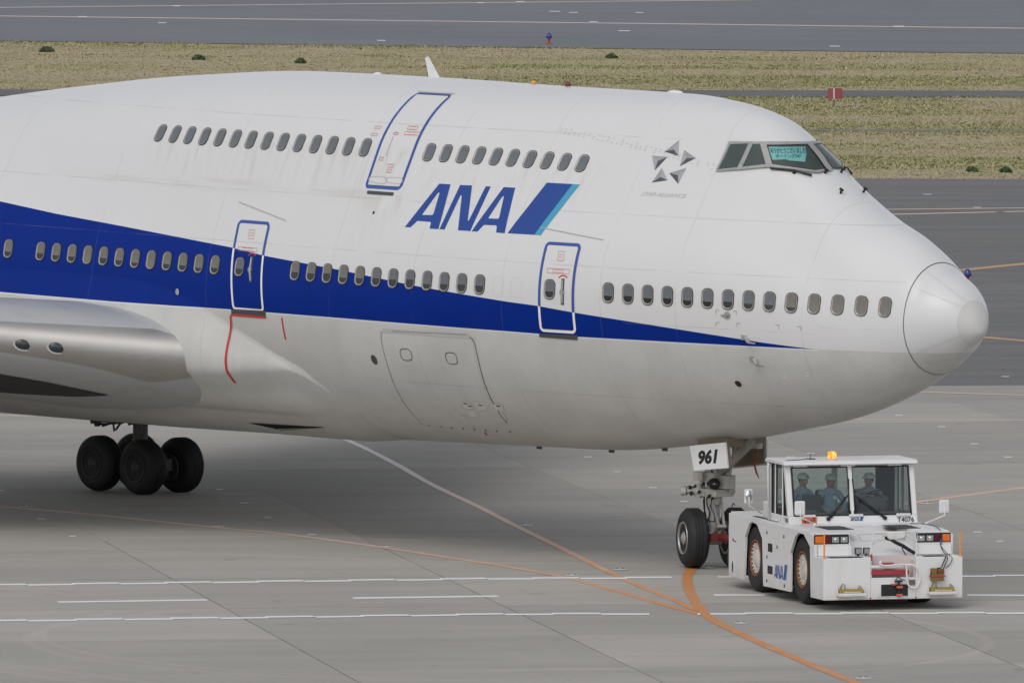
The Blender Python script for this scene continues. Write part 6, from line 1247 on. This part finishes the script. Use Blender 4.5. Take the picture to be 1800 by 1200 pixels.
def person(label, loc, rz, head_turn, lhand, rhand, shirt, green=False, lean=0.0):
    """seated figure, hips at origin, facing +X before the turn; hands given in the figure's own frame"""
    t = thing('person', label, 'person', (0, 0, 0), group='crew in the tractor cab'); t.matrix_world = Matrix.Translation((2.401, -4.828, 0)) @ Matrix.Rotation(R(-27.1), 4, 'Z') @ Matrix.Translation(loc) @ Matrix.Rotation(rz, 4, 'Z')
    J = []; Bn = []
    def j(p, r): J.append((tuple(p), r)); return len(J)-1
    L = lean
    pel = j((0, 0, .06), (.15, .13)); ab = j((.02+L*.3, 0, .20), (.145, .115)); ch = j((.03+L*.7, 0, .37), (.17, .125)); nk0 = j((.03+L, 0, .50), (.11, .085)); nk = j((.045+L, 0, .575), .058); hd0 = j((.06+L, 0, .64), .085); hd1 = j((.065+L, 0, .735), .098)
    Bn += [(pel, ab), (ab, ch), (ch, nk0), (nk0, nk), (nk, hd0), (hd0, hd1)]
    hands = []
    for s, hnd in ((1, lhand), (-1, rhand)):
        sh = j((.025+L, s*.185, .455), .078); h = Vector(hnd); s0 = Vector((.025+L, s*.185, .455)); mid = (s0+h)/2; d = (h-s0); ln = min(d.length, .50); up = math.sqrt(max(.0, .275**2-(ln/2)**2)); out = Vector((0, s*.75, -.65)); out = (out-d.normalized()*out.dot(d.normalized())).normalized(); e = mid+out*up
        el = j(e, .052); wr = j(h, .034); Bn += [(nk0, sh), (sh, el), (el, wr)]
        f = (h-e).normalized(); pm = j(h+f*.05, (.040, .024)); Bn.append((wr, pm)); hands.append((h, f, s, pm))
        hp = j((.02, s*.10, .03), .105); kn = j((.42, s*.13, .07), .072); an = j((.44, s*.13, -.34), .048); ft = j((.58, s*.14, -.38), .042); Bn += [(pel, hp), (hp, kn), (kn, an), (an, ft)]
        # five fingers, unequal and bent
        sd = f.cross(Vector((0, 0, 1))).normalized() if abs(f.z) < .95 else Vector((0, 1, 0)); dn = sd.cross(f).normalized()
        dn = dn if dn.z < 0 else -dn
        for q, (ofs, l1) in enumerate(((-.030, .060), (-.010, .072), (.011, .068), (.030, .052))):
            a = j(h+f*.085+sd*ofs, .0095); b_ = j(h+f*(.085+l1*.55)+sd*ofs*1.1+dn*.012, .0088); c = j(h+f*(.085+l1*.75)+sd*ofs*1.1+dn*(.012+l1*.35), .0078); Bn += [(pm, a), (a, b_), (b_, c)]
        a = j(h+f*.045-sd*(s*.042)+dn*.008, .0105); b_ = j(h+f*.075-sd*(s*.056)+dn*.020, .009); Bn += [(pm, a), (a, b_)]
    hz = .60
    def pick(c):
        if c.z > .565: return 1
        for h, f, s, pm in hands:
            if (c-h).dot(f) > -.01 and (c-h).length < .22: return 1
        return 2 if c.z < .10 else 0
    bd = skin_body('body', J, Bn, pel, t, [shirt, M_FLESH, M_TROU], pick)
    hc = Vector((.065+L, 0, .70)); HM = Matrix.Translation(hc) @ Matrix.Rotation(head_turn, 4, 'Z')
    def part(nm, b, m, **k):
        o = b.build(nm, m, t, **k); o.matrix_local = HM; return o
    b = MB(); V = []; F = []; n, m = 18, 14
    for i in range(m+1):
        a = -PI/2+PI*i/m; z = .122*math.sin(a); rr = math.cos(a)
        for k in range(n):
            th = 2*PI*k/n; x = .096*rr*math.cos(th); y = .076*rr*math.sin(th)*(1-.16*max(0, -z/.12)); 
            if z < 0 and math.cos(th) > 0: x += .012*(-z/.12)*math.cos(th)
            if math.cos(th) > .9 and abs(z+.012) < .03: x += .016*(1-abs(z+.012)/.03)
            if math.cos(th) > .85 and abs(z-.018) < .014: x -= .006
            V.append((x, y, z))
    for i in range(m):
        for k in range(n): q = (k+1) % n; F.append((i*n+k, i*n+q, (i+1)*n+q, (i+1)*n+k))
    b.add(V, F)
    for s in (-1, 1): b.ell((.0, s*.078, -.005), .020, .010, .030, 8, 6)
    b.prism([(.090, -.018), (.112, -.030), (.094, -.036)], 'y', -.012, .012); part('head', b, M_FLESH, smooth=True)
    for s in (-1, 1): b = MB(); b.ell((.083, s*.031, .016), .010, .013, .007, 8, 6); part('eye', b, M_EYE, smooth=True)
    b = MB(); b.ell((.091, 0, -.060), .008, .024, .006, 8, 5); part('mouth', b, plain('lip', (.30, .12, .10), .5), smooth=True)
    b = MB(); b.ell((-.02, 0, .02), .086, .083, .095, 14, 8); part('hair', b, M_HAIR, smooth=True)
    b = MB(); P = []
    b.lathe((-.005, 0, .045), (0, 0, 1), [(-.004, .135), (.004, .135), (.010, .118), (.05, .112), (.085, .090), (.105, .055), (.112, .001)], 24); b.prism([(.09, -.07), (.155, -.045), (.165, 0), (.155, .045), (.09, .07)], 'z', .038, .046); hm = part('helmet', b, M_HELM, angle=50)
    if green:
        b = MB(); b.box(.075, .122, -.045, .045, .068, .098); o = b.build('helmet_badge', M_HGRN, hm, bevel=.008)
    b = MB(); b.tube([(.02, .079, .03), (.035, .06, -.08), (.05, 0, -.128), (.035, -.06, -.08), (.02, -.079, .03)], .005, 5); part('chin_strap', b, M_EYE, smooth=True)
    b = MB(); 
    for s in (-1, 1): b.bar((.165+L, s*.03, .475), (.165+L, s*.085, .44), .035, .012)
    b.build('collar', shirt, bd)
    b = MB(); b.box(.150+L*.8, .162+L*.8, .03, .10, .34, .41); b.build('name_badge', M_REFL, bd)
    return t
person('seated person in white helmet and pale blue shirt, nearest the side door', (-3.42, -.88, 1.66), R(22), R(14), (.30, .12, .20), (.33, -.14, .14), M_SHIRT, green=True, lean=.04)
person('seated person in white helmet in the middle of the tractor cab', (-3.45, -.24, 1.63), R(0), R(-6), (.34, .16, .10), (.32, -.14, .12), M_SHIRT)
person('driver in white helmet behind the steering wheel looking sideways', (-3.46, .58, 1.64), R(-8), R(-62), (.42, .19, .42), (.40, -.17, .40), M_SHIRT2)
